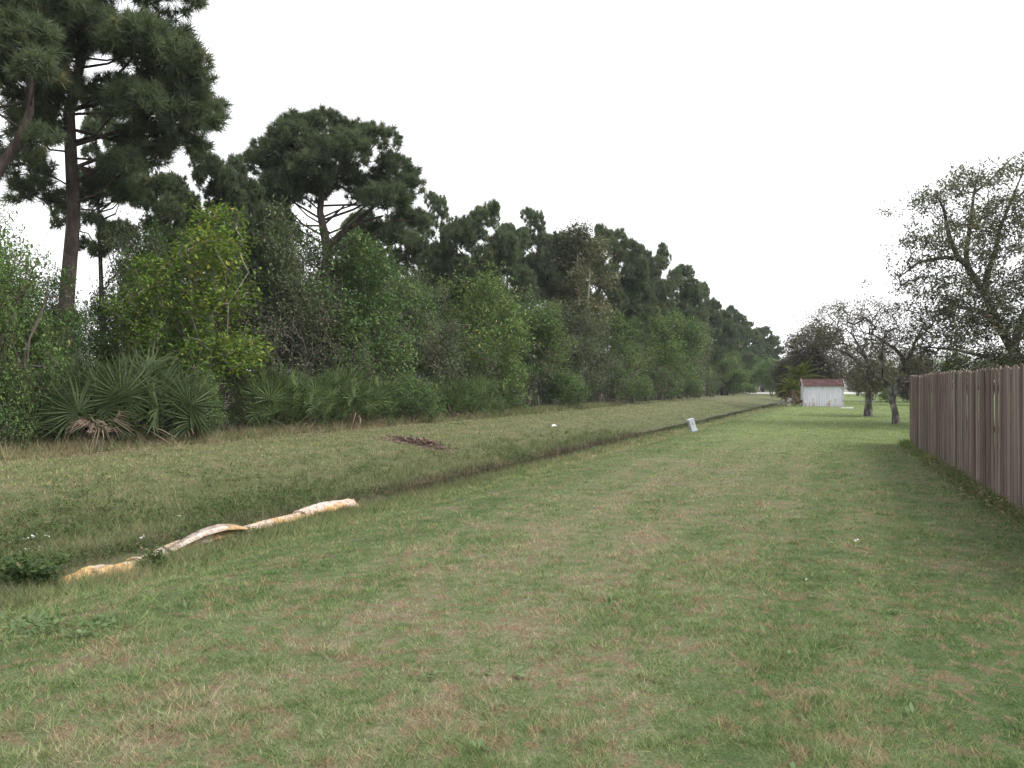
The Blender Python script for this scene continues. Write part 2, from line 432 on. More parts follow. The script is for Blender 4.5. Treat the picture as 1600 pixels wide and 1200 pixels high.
def space_tree(stems, targets, r_tip=0.008, up=0.8, reach=0.0, power=0.5, wiggle=0.12, sides=4):
    """stems: list of (points, radii) that exist already; every target is joined to the closest sensible node.
    Returns wood verts and quad faces."""
    P = []; par = []
    seed_rad = []
    for pts, rad in stems:
        pts = np.array(pts, float); first = True
        for i in range(len(pts) - 1):
            L = np.linalg.norm(pts[i + 1] - pts[i]); n = max(1, int(L / 0.35))
            for q in range(n):
                t = q / n
                P.append(pts[i] * (1 - t) + pts[i + 1] * t); seed_rad.append(rad[i] * (1 - t) + rad[i + 1] * t)
                par.append(-1 if first else len(P) - 2); first = False
        P.append(pts[-1]); seed_rad.append(rad[-1]); par.append(len(P) - 2)
    ns = len(P)
    T = np.array(targets, float)
    cap = ns + len(T) * 3 + 4
    A = np.zeros((cap, 3)); A[:ns] = P
    par = par + [0] * (cap - ns); n = ns
    seeds = A[:ns]
    dm = np.array([np.min(np.linalg.norm(seeds - t, axis=1)) for t in T])
    for ti in np.argsort(dm):
        t = T[ti]; d = t - A[:n]; dist = np.linalg.norm(d, axis=1)
        hd = np.hypot(d[:, 0], d[:, 1])
        cost = dist + up * np.maximum(0, reach * hd - d[:, 2])
        j = int(np.argmin(cost)); D = dist[j]; s = A[j]
        m1 = s + (t - s) * 0.36 + rng.normal(size=3) * wiggle * D * 0.5; m2 = s + (t - s) * 0.7 + rng.normal(size=3) * wiggle * D * 0.5
        m1[2] -= 0.04 * D; m2[2] += 0.05 * D
        for q, pp in enumerate((m1, m2, t)):
            A[n] = pp; par[n] = j if q == 0 else n - 1; n += 1
    par = np.array(par[:n]); A = A[:n]
    cnt = np.zeros(n); cnt[ns + 2::3] = 1
    for i in range(n - 1, ns - 1, -1): cnt[par[i]] += cnt[i] if par[i] >= 0 else 0
    r = r_tip * np.maximum(cnt, 1) ** power
    ch = np.arange(ns, n); pr = par[ch]
    r0 = np.where(pr < ns, np.minimum(r[ch] * 1.1, np.array(list(seed_rad) + [0] * (n - ns))[pr]), np.minimum(r[pr], r[ch] * 1.6))
    return frusta(A[pr], A[ch], np.maximum(r0, r_tip), np.maximum(r[ch], r_tip * 0.7), sides)

def wood_mesh(name, stems, V, Fq, sides=9):
    b = MB()
    for pts, rad in stems: b.tube(pts, rad, sides)
    n = len(b.v)
    quads = [f for f in b.f if len(f) == 4]
    allV = np.concatenate([np.array(b.v).reshape(-1, 3), V]); allF = np.concatenate([np.array(quads).reshape(-1, 4), Fq + n])
    return arr_mesh(name, allV, allF, smooth=True)

def leaves(name, C, per, sd, L, W, tint_c=None, droop=0.0, flat=0.35):
    """diamond leaves scattered round every centre"""
    C = np.asarray(C, float); n = len(C)
    per_ = np.maximum(1, rng.poisson(per, n)); I = np.repeat(np.arange(n), per_)
    m_ = len(I)
    p = C[I] + rng.normal(size=(m_, 3)) * sd * np.array([1, 1, 0.8])
    d = randdirs(m_); d[:, 2] = d[:, 2] * (1 - flat) - droop; d /= np.linalg.norm(d, axis=1, keepdims=True)
    s = np.cross(d, randdirs(m_) * 0.5 + np.array([0, 0, 1.0])); s /= np.maximum(np.linalg.norm(s, axis=1, keepdims=True), 1e-6)
    l = (L * rng.uniform(0.65, 1.3, m_))[:, None]; w_ = (W * rng.uniform(0.7, 1.25, m_))[:, None]
    V = np.stack([p, p + d * l * 0.5 + s * w_ * 0.5, p + d * l, p + d * l * 0.5 - s * w_ * 0.5], 1).reshape(-1, 3)
    Fq = np.arange(m_ * 4).reshape(-1, 4)
    tc = rng.uniform(0.15, 0.75, n) if tint_c is None else tint_c
    t = np.clip(tc[I] + rng.normal(size=m_) * 0.14, 0, 1)
    odd = rng.random(m_) < 0.02; t[odd] = 1.0
    return arr_mesh(name, V, Fq, t)

def needles(name, C, axis, per=38, L=0.27, W=0.017):
    C = np.asarray(C, float); n = len(C); m_ = n * per
    I = np.repeat(np.arange(n), per)
    sz = rng.uniform(0.75, 1.25, n)
    d = axis[I] * 0.6 + randdirs(m_) * 1.0; d /= np.linalg.norm(d, axis=1, keepdims=True)
    s = np.cross(d, randdirs(m_)); s /= np.maximum(np.linalg.norm(s, axis=1, keepdims=True), 1e-6)
    l = (L * sz[I] * rng.uniform(0.7, 1.15, m_))[:, None]
    base = C[I] - axis[I] * (rng.uniform(0, 0.16, m_)[:, None])
    V = np.stack([base + d * l * 0.08 + s * W, base + d * l * 0.08 - s * W, base + d * l], 1).reshape(-1, 3)
    tc = rng.uniform(0.12, 0.7, n); old = rng.random(n) < 0.05; tc[old] = rng.uniform(0.8, 0.98, old.sum())
    t = np.clip(tc[I] + rng.normal(size=m_) * 0.1, 0, 1)
    return arr_mesh(name, V, np.arange(m_ * 3).reshape(-1, 3), t)

def pine(name, H, lobes, stems, tufts=30, per=36, L=0.28, W=0.016, limb_reach=0.45, grow=1.3):
    """lobes: (x, y, z, r) clouds of needle tufts"""
    root = empty(name, (0, 0, 0))
    targets = []; axis = []
    limb_t = []
    for (x, y, z, r) in lobes:
        r = r * grow; c = np.array([x, y, z]); n = max(6, int(tufts * r * r * 1.15))
        d = randdirs(n); d[:, 2] = np.where(d[:, 2] < -0.6, -d[:, 2] * 0.6, d[:, 2])
        rad = r * rng.uniform(0.45, 1.0, n) ** 0.6
        p = c + d * rad[:, None] * np.array([1, 1, 0.72])
        targets.append(p); limb_t.append(c)
        a = d * 0.7 + np.array([0, 0, 0.55]); axis.append(a / np.linalg.norm(a, axis=1, keepdims=True))
    T = np.concatenate(targets); AX = np.concatenate(axis)
    trunk = np.array(stems[0][0])
    limbs = []
    for c, (x, y, z, r) in zip(limb_t, lobes):
        hd = [np.hypot(*(c[:2] - q[:2])) for q in trunk]
        za = z - limb_reach * rng.uniform(0.6, 2.0) * min(hd) - 0.1
        za = max(za, trunk[0][2] + 0.35 * H)
        zs = trunk[:, 2]
        za = min(za, zs[-1] - 0.05)
        s = np.array([np.interp(za, zs, trunk[:, 0]), np.interp(za, zs, trunk[:, 1]), za])
        D = np.linalg.norm(c - s)
        if D < 0.5: continue
        m1 = s + (c - s) * 0.4 + rng.normal(size=3) * 0.07 * D + np.array([0, 0, -0.06 * D]); m2 = s + (c - s) * 0.75 + rng.normal(size=3) * 0.06 * D
        rr = 0.016 + 0.011 * D
        limbs.append(([s, m1, m2, c], [rr, rr * 0.8, rr * 0.6, rr * 0.4]))
    stems = stems + limbs
    V, Fq = space_tree(stems, T, 0.007, 0.6, 0.1, 0.45, 0.1, 3)
    mesh_obj('trunk', wood_mesh('pine_trunk', stems, V, Fq, 8), M['pinebark'], root)
    mesh_obj('crown', needles('pine_crown', T, AX, per, L, W), M['pine'], root)
    root['h'] = float(np.percentile(T[:, 2], 99.6)) + 0.2; root['r'] = float(np.percentile(np.hypot(T[:, 0], T[:, 1]), 97)) + 0.15
    return root

def broad(name, H, lobes, stems, leafmat, barkmat, clusters=70, per=9, sd=0.16, L=0.11, W=0.055, twig=0.006, droop=0.0, shell=0.5, up=0.9, bare=0, gaps=0.22):
    root = empty(name, (0, 0, 0))
    T = []; TC = []
    for (x, y, z, r) in lobes:
        n = int(clusters * r * r); d = randdirs(n); rad = r * rng.uniform(shell, 1.0, n) ** 0.7
        shoot = rng.random(n) < 0.16
        rad = np.where(shoot, rad * rng.uniform(1.0, 1.5, n), rad); d[:, 2] = np.where(shoot, np.abs(d[:, 2]) * 1.3, d[:, 2])
        T.append(np.array([x, y, z]) + d * rad[:, None] * np.array([1, 1, 0.85]))
        TC.append(np.full(n, rng.uniform(-0.16, 0.16)))
    T = np.concatenate(T); TC = np.concatenate(TC)
    gap = vnoise(T[:, 0] * 1.5 + T[:, 2] * 0.9, T[:, 1] * 1.5 - T[:, 2] * 0.9, 17) > gaps
    ok = (T[:, 2] > 0.12) & gap; T = T[ok]; TC = TC[ok] + rng.uniform(0.2, 0.7, len(T))
    extra = []
    if bare:
        k_ = rng.integers(0, len(T), bare); extra = T[k_] + rng.normal(size=(bare, 3)) * 0.35
    allT = np.concatenate([T, extra]) if bare else T
    V, Fq = space_tree(stems, allT, twig, up, 0.15, 0.45, 0.16, 3)
    mesh_obj('trunk', wood_mesh('tree_trunk', stems, V, Fq, 7), M[barkmat], root)
    mesh_obj('crown', leaves('tree_crown', T, per, sd, L, W, TC, droop), M[leafmat], root)
    root['h'] = float(np.percentile(T[:, 2], 99.3)) + 0.1; root['r'] = float(np.percentile(np.hypot(T[:, 0], T[:, 1]), 96)) + 0.1
    return root

def ell_lobes(n, R_, z0, z1, rmin, rmax, skew=0.0, bottom=0.5, lean=(0, 0)):
    """lobes spread over an egg-shaped crown"""
    o = []
    for i in range(n):
        t = (i + 0.5) / n; z = z0 + (z1 - z0) * t
        prof = math.sqrt(max(0.05, 1 - (2 * t - 1) ** 2)) if bottom == 0.5 else (bottom + (1 - bottom) * math.sin(min(1, t / 0.6) * math.pi / 2)) * (1 - 0.45 * max(0, (t - 0.6) / 0.4) ** 2)
        a = i * 2.399 + rng.uniform(-0.7, 0.7); r = rng.uniform(rmin * 0.8, rmax * 1.1)
        q = max(0.0, R_ * prof - r * 0.7) * rng.uniform(0.45, 1.15); z += rng.normal() * 0.06 * (z1 - z0)
        o.append((q * math.cos(a) + lean[0] * t, q * math.sin(a) + lean[1] * t, z, r))
    return o
def trunk_line(H, r0, r1, bend=0.3, n=8, lean=(0, 0)):
    a = rng.uniform(0, 6.28); P = []; Rr = []
    for i in range(n + 1):
        t = i / n; o = bend * math.sin(t * 2.6 + a) * t
        P.append((o * math.cos(a) + lean[0] * t * t, o * math.sin(a) + lean[1] * t * t, H * t - (0.25 if i == 0 else 0)))
        Rr.append(r0 * (1 - t) ** 0.8 + r1 + (0.25 * r0 if i == 0 else 0))
    return (P, Rr)
def multi_stems(n, H, R_, r0):
    o = []
    for i in range(n):
        a = i * 6.283 / n + rng.uniform(-0.5, 0.5); q = R_ * rng.uniform(0.35, 0.7); h = H * rng.uniform(0.65, 0.9)
        P = [(0.12 * math.cos(a), 0.12 * math.sin(a), -0.2)]
        for t in (0.2, 0.4, 0.6, 0.8, 1.0):
            P.append((0.12 * math.cos(a) + q * t ** 1.3 * math.cos(a) + rng.normal() * 0.1, 0.12 * math.sin(a) + q * t ** 1.3 * math.sin(a) + rng.normal() * 0.1, h * t))
        o.append((P, [r0, r0 * 0.85, r0 * 0.7, r0 * 0.55, r0 * 0.4, r0 * 0.2]))
    return o

FIRST = {}
def place(proto, loc, rz, sx, sz, name, label, cat='tree', group=None, tilt=0.0):
    o = proto if proto.name not in FIRST else copy_tree(proto)
    FIRST.setdefault(proto.name, 1)
    if o is proto: FIRST[name] = 1; FIRST[proto.name] = 1
    o.location = loc; o.rotation_euler = (tilt, 0, rz); o.scale = (sx, sx, sz)
    for q in ('label', 'category', 'group'):
        if q in o: del o[q]
    tag(o, label, cat, group)
    return o
def place_px(proto, px, v, py_top, wpx, name, label, cat='tree', group=None, rz=None):
    p = col_at(px, v); Hh = top_h(py_top, p.y); Wm = wpx / FPX * p.y
    sx = Wm / (2 * proto['r']); sz = Hh / proto['h']
    sx = min(max(sx, 0.6 * sz), 1.7 * sz)
    return place(proto, p, random.uniform(0, 6.28) if rz is None else rz, sx, sz, name, label, cat, group)

# ------------------------------------------------------------------ the pines
def local(px, py, Y, bx): return ((px - bx) / FPX * Y, CAM_H + (600 - py) / FPX * Y)

# the big pine at the left end of the wood
pA = col_at(108, -22.0)
lob = []
for (px, py, r, dy) in [(60, -170, 1.2, 0), (150, -150, 1.3, .5), (110, -90, 1.3, -1), (210, -80, 1.2, .3), (20, -70, 1.3, 1), (260, -10, 1.0, .2), (180, 0, 1.2, -1.3), (90, 10, 1.2, 1.5), (235, 60, 1.2, .6), (150, 75, 1.1, -1.8), (30, 40, 1.1, -.6),
                        (280, 105, 1.0, -.4), (300, 165, .9, .2), (320, 190, .6, .0), (215, 130, 1.1, 1.4), (240, 185, 1.0, -1.0), (165, 150, .7, .9), (60, 110, .9, 1.6), (275, 215, .7, .7), (120, 175, .5, -1.4), (40, 195, .8, .4), (130, 275, .7, 1.3), (60, 265, .8, -.9), (200, 265, .6, -.6), (15, 285, .8, 1.2), (250, 100, 1.0, -1.8), (190, 40, 1.1, 1.6), (130, 40, 1.0, -.6), (200, 200, .8, 1.2), (265, 150, .9, 1.5), (300, 130, .7, -.3), (85, 150, .7, -1.8), (5, 120, .9, -1.2), (160, 225, .6, 1.8), (230, 235, .6, .4), (120, 110, .8, -1.0), (100, 60, .9, -1.4), (135, 160, .6, -1.5), (150, 120, .7, 1.2), (85, 205, .6, -1.0), (20, 150, .8, .8), (45, 15, 1.0, -1.6), (180, 300, .5, .8), (100, 300, .6, 1.0)]:
    x, z = local(px, py, pA.y, 108); lob.append((x, dy, z, r))
tp = [local(px, py, pA.y, 108) for px, py in [(104, 690), (106, 480), (110, 330), (116, 180), (122, 60), (118, -60), (112, -170)]]
stA = [([(x, 0.1 * i * (-1) ** i, z) for i, (x, z) in enumerate(tp)], [0.30, 0.22, 0.19, 0.16, 0.12, 0.08, 0.03])]
bigpine = pine('pine_tree', 17.0, lob, stA, 72, 60, 0.36, 0.0125, 0.3, 1.12)
place(bigpine, pA, 0, 1, 1, 'big', 'tallest pine with dark straight trunk and crown reaching highest of the wood')

# the domed pine with the forked trunk
pD = col_at(503, -22.0)
lob = []
for (px, py, r, dy) in [(505, 196, .75, 0), (545, 200, .7, .8), (470, 205, .7, -.6), (590, 225, .8, -.3), (430, 232, .8, .4), (500, 235, .9, 1.2), (545, 250, .9, -1.5), (410, 262, .7, -.5), (455, 262, .9, 1.4), (615, 265, .8, .6), (640, 292, .55, -.2), (575, 285, .9, 1.5), (500, 280, .8, -1.8), (415, 300, .55, .9), (450, 305, .7, -1.2), (605, 320, .8, -1.0), (635, 335, .55, .8), (660, 345, .4, 0), (400, 320, .45, 0), (585, 360, .6, 1.0), (620, 372, .5, -.6), (475, 300, .7, .3), (430, 340, .6, -.4), (425, 365, .5, .8), (525, 270, .8, 1.6), (470, 235, .8, -1.5), (600, 290, .8, 1.4), (445, 285, .7, -.2)]:
    x, z = local(px, py, pD.y, 503); lob.append((x, dy, z, r))
tp = [local(px, py, pD.y, 503) for px, py in [(516, 665), (514, 500), (510, 380), (500, 330), (505, 285), (512, 245), (510, 200)]]
fork = [local(px, py, pD.y, 503) for px, py in [(511, 385), (535, 362), (556, 345), (580, 322), (600, 300)]]
fork2 = [local(px, py, pD.y, 503) for px, py in [(545, 354), (572, 345), (600, 338)]]
stD = [([(x, 0, z) for x, z in tp], [0.30, 0.24, 0.2, 0.15, 0.12, 0.08, 0.04]), ([(x, 0.1 * i, z) for i, (x, z) in enumerate(fork)], [0.16, 0.14, 0.11, 0.08, 0.04]), ([(x, -0.1 * i, z) for i, (x, z) in enumerate(fork2)], [0.09, 0.07, 0.04])]
domepine = pine('pine_tree', 14.0, lob, stD, 80, 62, 0.30, 0.0135, 0.5, 1.5)
place(domepine, pD, 0, 1, 1, 'dome', 'pine with broad rounded dome crown and forked trunk above the understory')

narrow = pine('pine_tree', 13.0, ell_lobes(28, 2.7, 5.5, 12.6, 0.5, 1.05, lean=(.3, 0)), [trunk_line(12.6, 0.20, 0.025, 0.35)], 58, 46, 0.34, 0.02)
openp = pine('pine_tree', 13.5, ell_lobes(18, 2.6, 7.0, 13.0, 0.4, 0.85, lean=(-.2, .3)), [trunk_line(13.0, 0.18, 0.025, 0.4)], 58, 46, 0.34, 0.02)
dense = pine('pine_tree', 12.0, ell_lobes(32, 3.0, 3.4, 11.5, 0.5, 1.15), [trunk_line(11.6, 0.20, 0.025, 0.25)], 54, 46, 0.34, 0.02)
flat = pine('pine_tree', 12.5, ell_lobes(26, 3.3, 6.8, 12.0, 0.5, 1.1, bottom=0.9), [trunk_line(12.0, 0.2, 0.025, 0.5)], 58, 46, 0.34, 0.02)

PG = 'pines of the wood'
place_px(dense, 262, -23.5, 268, 150, 'p1b', 'low bushy pine tucked under the right side of the tallest pine', group=PG)
place_px(flat, 345, -22.5, 230, 140, 'p1', 'short pine with bushy crown between the tallest pine and the domed pine', group=PG)
pB = col_at(-40, -21.0)
lob = [(*[q for q in (local(px, py, pB.y, -40)[0], dy, local(px, py, pB.y, -40)[1])], r) for px, py, r, dy in [(40, 70, .8, 0), (0, 20, 1, .5), (70, 120, .5, -.4), (-40, 60, 1.1, .3), (-90, 120, 1.0, -.5), (-30, -60, 1.2, 0), (40, -30, .9, .6), (-100, 20, 1.2, .6), (-20, 150, .6, -1), (60, 215, .4, .3), (-60, 230, .8, .4)]]
tp = [local(px, py, pB.y, -40) for px, py in [(-70, 690), (-60, 480), (-42, 330), (-8, 262), (22, 218), (38, 170), (36, 110), (20, 40), (-5, -50)]]
leanpine = pine('pine_tree', 14.0, lob, [([(x, .05 * i, z) for i, (x, z) in enumerate(tp)], [.26, .2, .17, .15, .13, .1, .08, .06, .03])], 60, 60, .32, .013, .4)
place(leanpine, pB, 0, 1, 1, 'p2', 'pine with leaning curved trunk at the outer end of the wood', group=PG)
place_px(openp, 160, -27.0, 150, 150, 'p3', 'slender pine trunk standing just behind the tallest pine', group=PG)
place_px(openp, 684, -25.0, 297, 84, 'p4', 'thin pine with small pale airy crown beside the domed pine', group=PG)
place_px(flat, 742, -21.0, 316, 135, 'p5', 'pine with dense blue green crown above pale green understory', group=PG)
place_px(dense, 690, -23.0, 385, 105, 'p6', 'low pine with dark drooping crown below the thin airy pine', group=PG)
place_px(openp, 835, -23.0, 322, 90, 'p7', 'pine with open top of separate tufts beside the brownish tree', group=PG)
place_px(dense, 860, -22.5, 362, 110, 'p8', 'dark pine standing behind the brownish tree', group=PG)
place_px(flat, 960, -20.0, 350, 105, 'p9', 'flat topped pine rising behind the brownish tree', group=PG)
place_px(openp, 1030, -18.8, 380, 70, 'p10', 'pine with small round tuft of crown on a bare stem', group=PG)
place_px(narrow, 985, -19.0, 400, 90, 'p11', 'narrow pine in line after the flat topped pine', group=PG)
place_px(narrow, 1062, -18.2, 413, 90, 'p12', 'dark pine stepping down behind the bare stemmed pine', group=PG)
for (px, v, py, wp, pr, lab) in [(640, -25, 330, 110, narrow, 'pine filling the gap just past the domed pine'), (790, -23.5, 350, 100, narrow, 'pine between the blue green pine and the open topped pine'), (905, -23, 365, 110, flat, 'pine standing close behind the brownish tree on its near side'),
                                 (1008, -20.5, 385, 90, flat, 'pine just behind the bare stemmed pine'), (1085, -19.5, 440, 75, flat, 'pine closing the row after the dark stepping pine'), (560, -26, 330, 130, dense, 'dark pine half hidden behind the domed pine'), (420, -25.5, 300, 120, dense, 'pine between the short bushy pine and the domed pine'), (730, -26, 400, 130, dense, 'low dark pine deep in the wood under the blue green pine')]:
    place_px(pr, px, v, py, wp, 'pm', lab, group=PG)
far = 'distant pine in the row that steps down to the end of the ditch'
for (px, v, py, wp, pr) in [(1105, -18.3, 470, 60, dense), (1128, -17.8, 485, 55, narrow), (1152, -18.6, 490, 55, dense), (1172, -17.8, 502, 50, narrow), (1192, -17.2, 510, 48, dense), (1206, -16.0, 530, 36, dense), (1140, -20, 478, 50, flat)]:
    place_px(pr, px, v, py, wp, 'pf', far, group='distant pines of the row')

# ------------------------------------------------------------------ broadleaf trees and shrubs of the wood edge
b_bright = broad('broadleaf_tree', 6.6, ell_lobes(13, 2.0, 1.0, 6.0, 0.55, 0.95, bottom=0.6), multi_stems(4, 6.0, 1.6, 0.045), 'bright', 'paleback', 130, 11, 0.17, 0.16, 0.085, shell=0.3)
b_mid = broad('broadleaf_tree', 7.0, ell_lobes(18, 2.8, 1.0, 6.2, 0.8, 1.25, bottom=0.7), multi_stems(5, 6.2, 2.2, 0.06), 'mid', 'twig', 100, 13, 0.19, 0.17, 0.075, shell=0.2)
b_olive = broad('broadleaf_tree', 6.6, ell_lobes(15, 2.4, 1.0, 5.9, 0.7, 1.1, bottom=0.7), multi_stems(6, 6.0, 2.0, 0.05), 'olive', 'twig', 105, 12, 0.20, 0.15, 0.065, shell=0.3, bare=500)
b_light = broad('broadleaf_tree', 6.0, ell_lobes(17, 2.7, 0.8, 5.3, 0.75, 1.15, bottom=0.75), multi_stems(5, 5.4, 2.2, 0.05), 'light', 'twig', 100, 13, 0.19, 0.17, 0.07, droop=0.15, shell=0.2)
b_bush = broad('shrub', 2.6, ell_lobes(12, 1.7, 0.4, 2.1, 0.5, 0.8, bottom=0.9), multi_stems(6, 2.2, 1.3, 0.025), 'mid', 'twig', 150, 13, 0.13, 0.12, 0.06, shell=0.4)
b_twiggy = broad('shrub', 5.0, ell_lobes(11, 2.3, 0.9, 4.4, 0.6, 0.95, bottom=0.8), multi_stems(8, 4.6, 2.0, 0.035), 'olive', 'twig', 85, 6, 0.2, 0.13, 0.055, shell=0.2, bare=900)
b_tan = broad('broadleaf_tree', 13.0, ell_lobes(22, 2.7, 5.0, 12.2, 0.8, 1.25, bottom=0.6), [trunk_line(12, 0.16, 0.03, 0.5), trunk_line(10.5, 0.13, 0.03, 0.9, lean=(.8, .3)), trunk_line(10, 0.12, 0.03, 0.8, lean=(-.9, -.2))], 'tan', 'paleback', 85, 13, 0.26, 0.22, 0.11, shell=0.3)

def arching(n, H, R_, r0, lx, ly):
    o = []
    for i in range(n):
        a = i * 6.283 / n + rng.uniform(-0.6, 0.6); q = R_ * rng.uniform(0.6, 1.05); h = H * rng.uniform(0.55, 0.95)
        P = [(0.2 * math.cos(a), 0.2 * math.sin(a), -0.2)]
        for t in (0.2, 0.4, 0.6, 0.8, 1.0):
            P.append((q * t ** 1.1 * math.cos(a) + lx * t + rng.normal() * 0.15, q * t ** 1.1 * math.sin(a) + ly * t + rng.normal() * 0.15, h * math.sin(t * 1.75) / math.sin(1.57)))
        o.append((P, [r0, r0 * .9, r0 * .75, r0 * .6, r0 * .4, r0 * .2]))
    return o
def ragged(n, Rx, Ry, z0, z1, rmin, rmax):
    return [(rng.uniform(-Rx, Rx) * (1 - .3 * t), rng.uniform(-Ry, Ry) * (1 - .3 * t), z0 + (z1 - z0) * (1 - abs(rng.normal()) * .12) * t, rng.uniform(rmin, rmax) * (1.1 - .45 * t)) for t in [(i + .5) / n for i in range(n)]]
b_spread = broad('broadleaf_tree', 5.6, ragged(20, 2.6, 1.6, 0.6, 5.4, 0.55, 1.05), arching(7, 4.3, 2.5, 0.05, .6, .2), 'olive', 'twig', 95, 11, 0.21, 0.14, 0.05, shell=0.1, bare=900, gaps=0.33)
b_loose = broad('broadleaf_tree', 6.4, ragged(18, 2.2, 1.8, 1.2, 6.2, 0.45, 0.95), arching(6, 4.9, 2.0, 0.05, -.5, .3), 'light', 'twig', 110, 10, 0.2, 0.15, 0.06, shell=0.1, bare=500, gaps=0.36)
b_tangle = broad('shrub', 3.4, ragged(14, 2.2, 1.4, 0.4, 3.0, 0.5, 0.85), arching(9, 2.6, 2.0, 0.025, .2, .2), 'mid', 'twig', 120, 9, 0.16, 0.12, 0.05, shell=0.1, bare=700, gaps=0.36)
WG = 'understory trees along the wood edge'
for (pr, px, v, py, wp, lab) in [
    (b_loose, 20, -18.4, 322, 210, 'light green broadleaf tree over the low palms at the end of the wood'),
    (b_mid, -110, -18.6, 300, 200, 'leafy green tree at the outer end of the wood edge'),
    (b_bright, 318, -18.9, 322, 185, 'bright yellow green young tree above the big fan palm'),
    (b_bright, 215, -19.6, 400, 140, 'smaller bright green sapling crowding the dark fan palms'),
    (b_olive, 425, -21.5, 325, 170, 'dull olive tree behind the bright yellow green young tree'),
    (b_mid, 545, -20.2, 365, 210, 'full medium green tree under the forked pine'),
    (b_spread, 655, -19.4, 450, 160, 'dull green tree beneath the low dark pine'),
    (b_light, 755, -19.0, 430, 170, 'pale green rounded tree below the blue green pine'),
    (b_loose, 845, -18.7, 470, 130, 'smaller pale green tree next along from the pale rounded one'),
    (b_spread, 915, -18.4, 495, 125, 'medium green tree in front of the pale trunks of the brownish tree'),
    (b_loose, 985, -17.9, 500, 115, 'leafy green tree just past the brownish tree'),
    (b_mid, 1045, -18.0, 490, 105, 'darker green tree beneath the bare stemmed pine'),
    (b_loose, 1090, -17.5, 512, 105, 'light green tree low under the stepping pines'),
    (b_light, 1135, -17.0, 548, 75, 'last light green tree before the dark far end of the wood'),
    (b_mid, 1180, -17.0, 562, 60, 'dark green tree at the far end of the ditch')]:
    place_px(pr, px, v, py, wp, 'w', lab, group=WG)
place_px(b_tan, 905, -20.0, 358, 125, 'tan', 'tall brownish tree with pale bare trunks among the pines')
place_px(b_twiggy, 465, -19.8, 455, 165, 'tw', 'grey twiggy half bare shrub behind the large palmettos', 'shrub')
place_px(b_twiggy, 600, -20, 500, 110, 'tw', 'grey twiggy shrub under the full medium green tree', 'shrub')
place_px(b_twiggy, 700, -20, 520, 110, 'tw', 'grey twiggy shrub under the pale green rounded tree', 'shrub')
for (pr, px, v, py, wp) in [(b_olive, 60, -24, 440, 170), (b_mid, 150, -25, 470, 170), (b_olive, 235, -24, 350, 150), (b_mid, 340, -24, 350, 150), (b_olive, 430, -26, 420, 160), (b_mid, 500, -25, 430, 150), (b_olive, 600, -24, 440, 150),
                             (b_mid, 690, -25, 470, 130), (b_olive, 780, -24, 440, 120), (b_mid, 850, -24, 460, 120), (b_olive, 930, -22, 460, 110), (b_mid, 1000, -21.5, 470, 100), (b_olive, 1070, -20.5, 490, 90), (b_mid, 1120, -20, 515, 80), (b_mid, 1160, -19, 540, 60), (b_olive, -40, -23, 400, 200), (b_mid, 290, -27, 440, 150), (b_olive, 550, -28, 470, 150), (b_olive, 1205, -15.5, 572, 40), (b_mid, 395, -23, 335, 150), (b_olive, 195, -23.5, 345, 120), (b_olive, 470, -23.5, 350, 150), (b_loose, 580, -22, 385, 150), (b_olive, 640, -23.5, 420, 120), (b_mid, 720, -23, 440, 120), (b_mid, 270, -22.5, 360, 150), (b_light, -20, -20.5, 340, 200), (b_mid, 50, -21.0, 420, 170), (b_loose, 700, -21, 440, 150), (b_mid, 800, -20.5, 465, 140), (b_spread, 880, -20, 470, 130), (b_mid, 950, -19.5, 485, 110), (b_light, 1020, -19, 490, 105), (b_mid, 620, -21, 430, 150), (b_spread, 480, -21.0, 385, 190), (b_olive, 820, -22.5, 430, 110), (b_mid, 890, -22, 450, 100), (b_olive, 960, -21, 455, 100), (b_mid, 1030, -20, 470, 90)]:
    kind = {b_olive.name: 'dull olive', b_mid.name: 'deep green', b_light.name: 'pale green', b_loose.name: 'loose leaved pale', b_spread.name: 'arching olive'}[pr.name]
    spot = ['behind the dark fan palms', 'behind the bright yellow green young tree', 'in the wood around the domed pine', 'in the wood beneath the blue green pine', 'in the wood around the brownish tree', 'in the wood towards the end of the ditch'][sum(px > q for q in (200, 380, 640, 840, 1000))]
    place_px(pr, px, v, py, wp, 'bk', '%s tree standing %s' % (kind, spot), group='trees behind the front row')
SH = 'rounded green shrub at the foot of the wood edge'
place_px(b_bush, 648, -16.7, 582, 100, 'sb', 'rounded dark green shrub between the two palmetto thickets', 'shrub')
place_px(b_bush, -10, -18.2, 570, 120, 'sb', 'low leafy shrub at the outer end of the wood edge', 'shrub')
place_px(b_bush, 300, -17.9, 585, 110, 'sb', 'dark shrub tucked under the bright yellow green young tree', 'shrub')
for (pr, px, v, py, wp, lab) in [(b_tangle, 820, -17.6, 565, 110, 'tangled shrub at the near side of the smaller palmetto thicket'), (b_bush, 885, -17.2, 575, 85, 'rounded shrub at the foot of the dull tree before the pale trunks'), (b_tangle, 940, -17.2, 565, 100, 'tangled green shrub at the foot of the brownish tree'),
                                 (b_bush, 990, -16.9, 584, 65, SH), (b_tangle, 1035, -17.0, 572, 85, 'tangled shrub beneath the bare stemmed pine'), (b_bush, 1075, -16.6, 588, 50, SH), (b_tangle, 1110, -16.6, 582, 65, 'tangled shrub under the last light green tree'), (b_bush, 1145, -16.3, 594, 40, SH), (b_bush, 1170, -15.8, 598, 30, SH), (b_tangle, 560, -18.4, 540, 130, 'tangled shrub rising behind the large palmetto thicket'), (b_tangle, 740, -18.2, 545, 120, 'tangled shrub rising behind the smaller palmetto thicket'), (b_tangle, 395, -18.4, 560, 110, 'tangled shrub behind the ragged palm stump')]:
    place_px(pr, px, v, py, wp, 'sb', lab, 'shrub', 'shrubs at the foot of the wood')

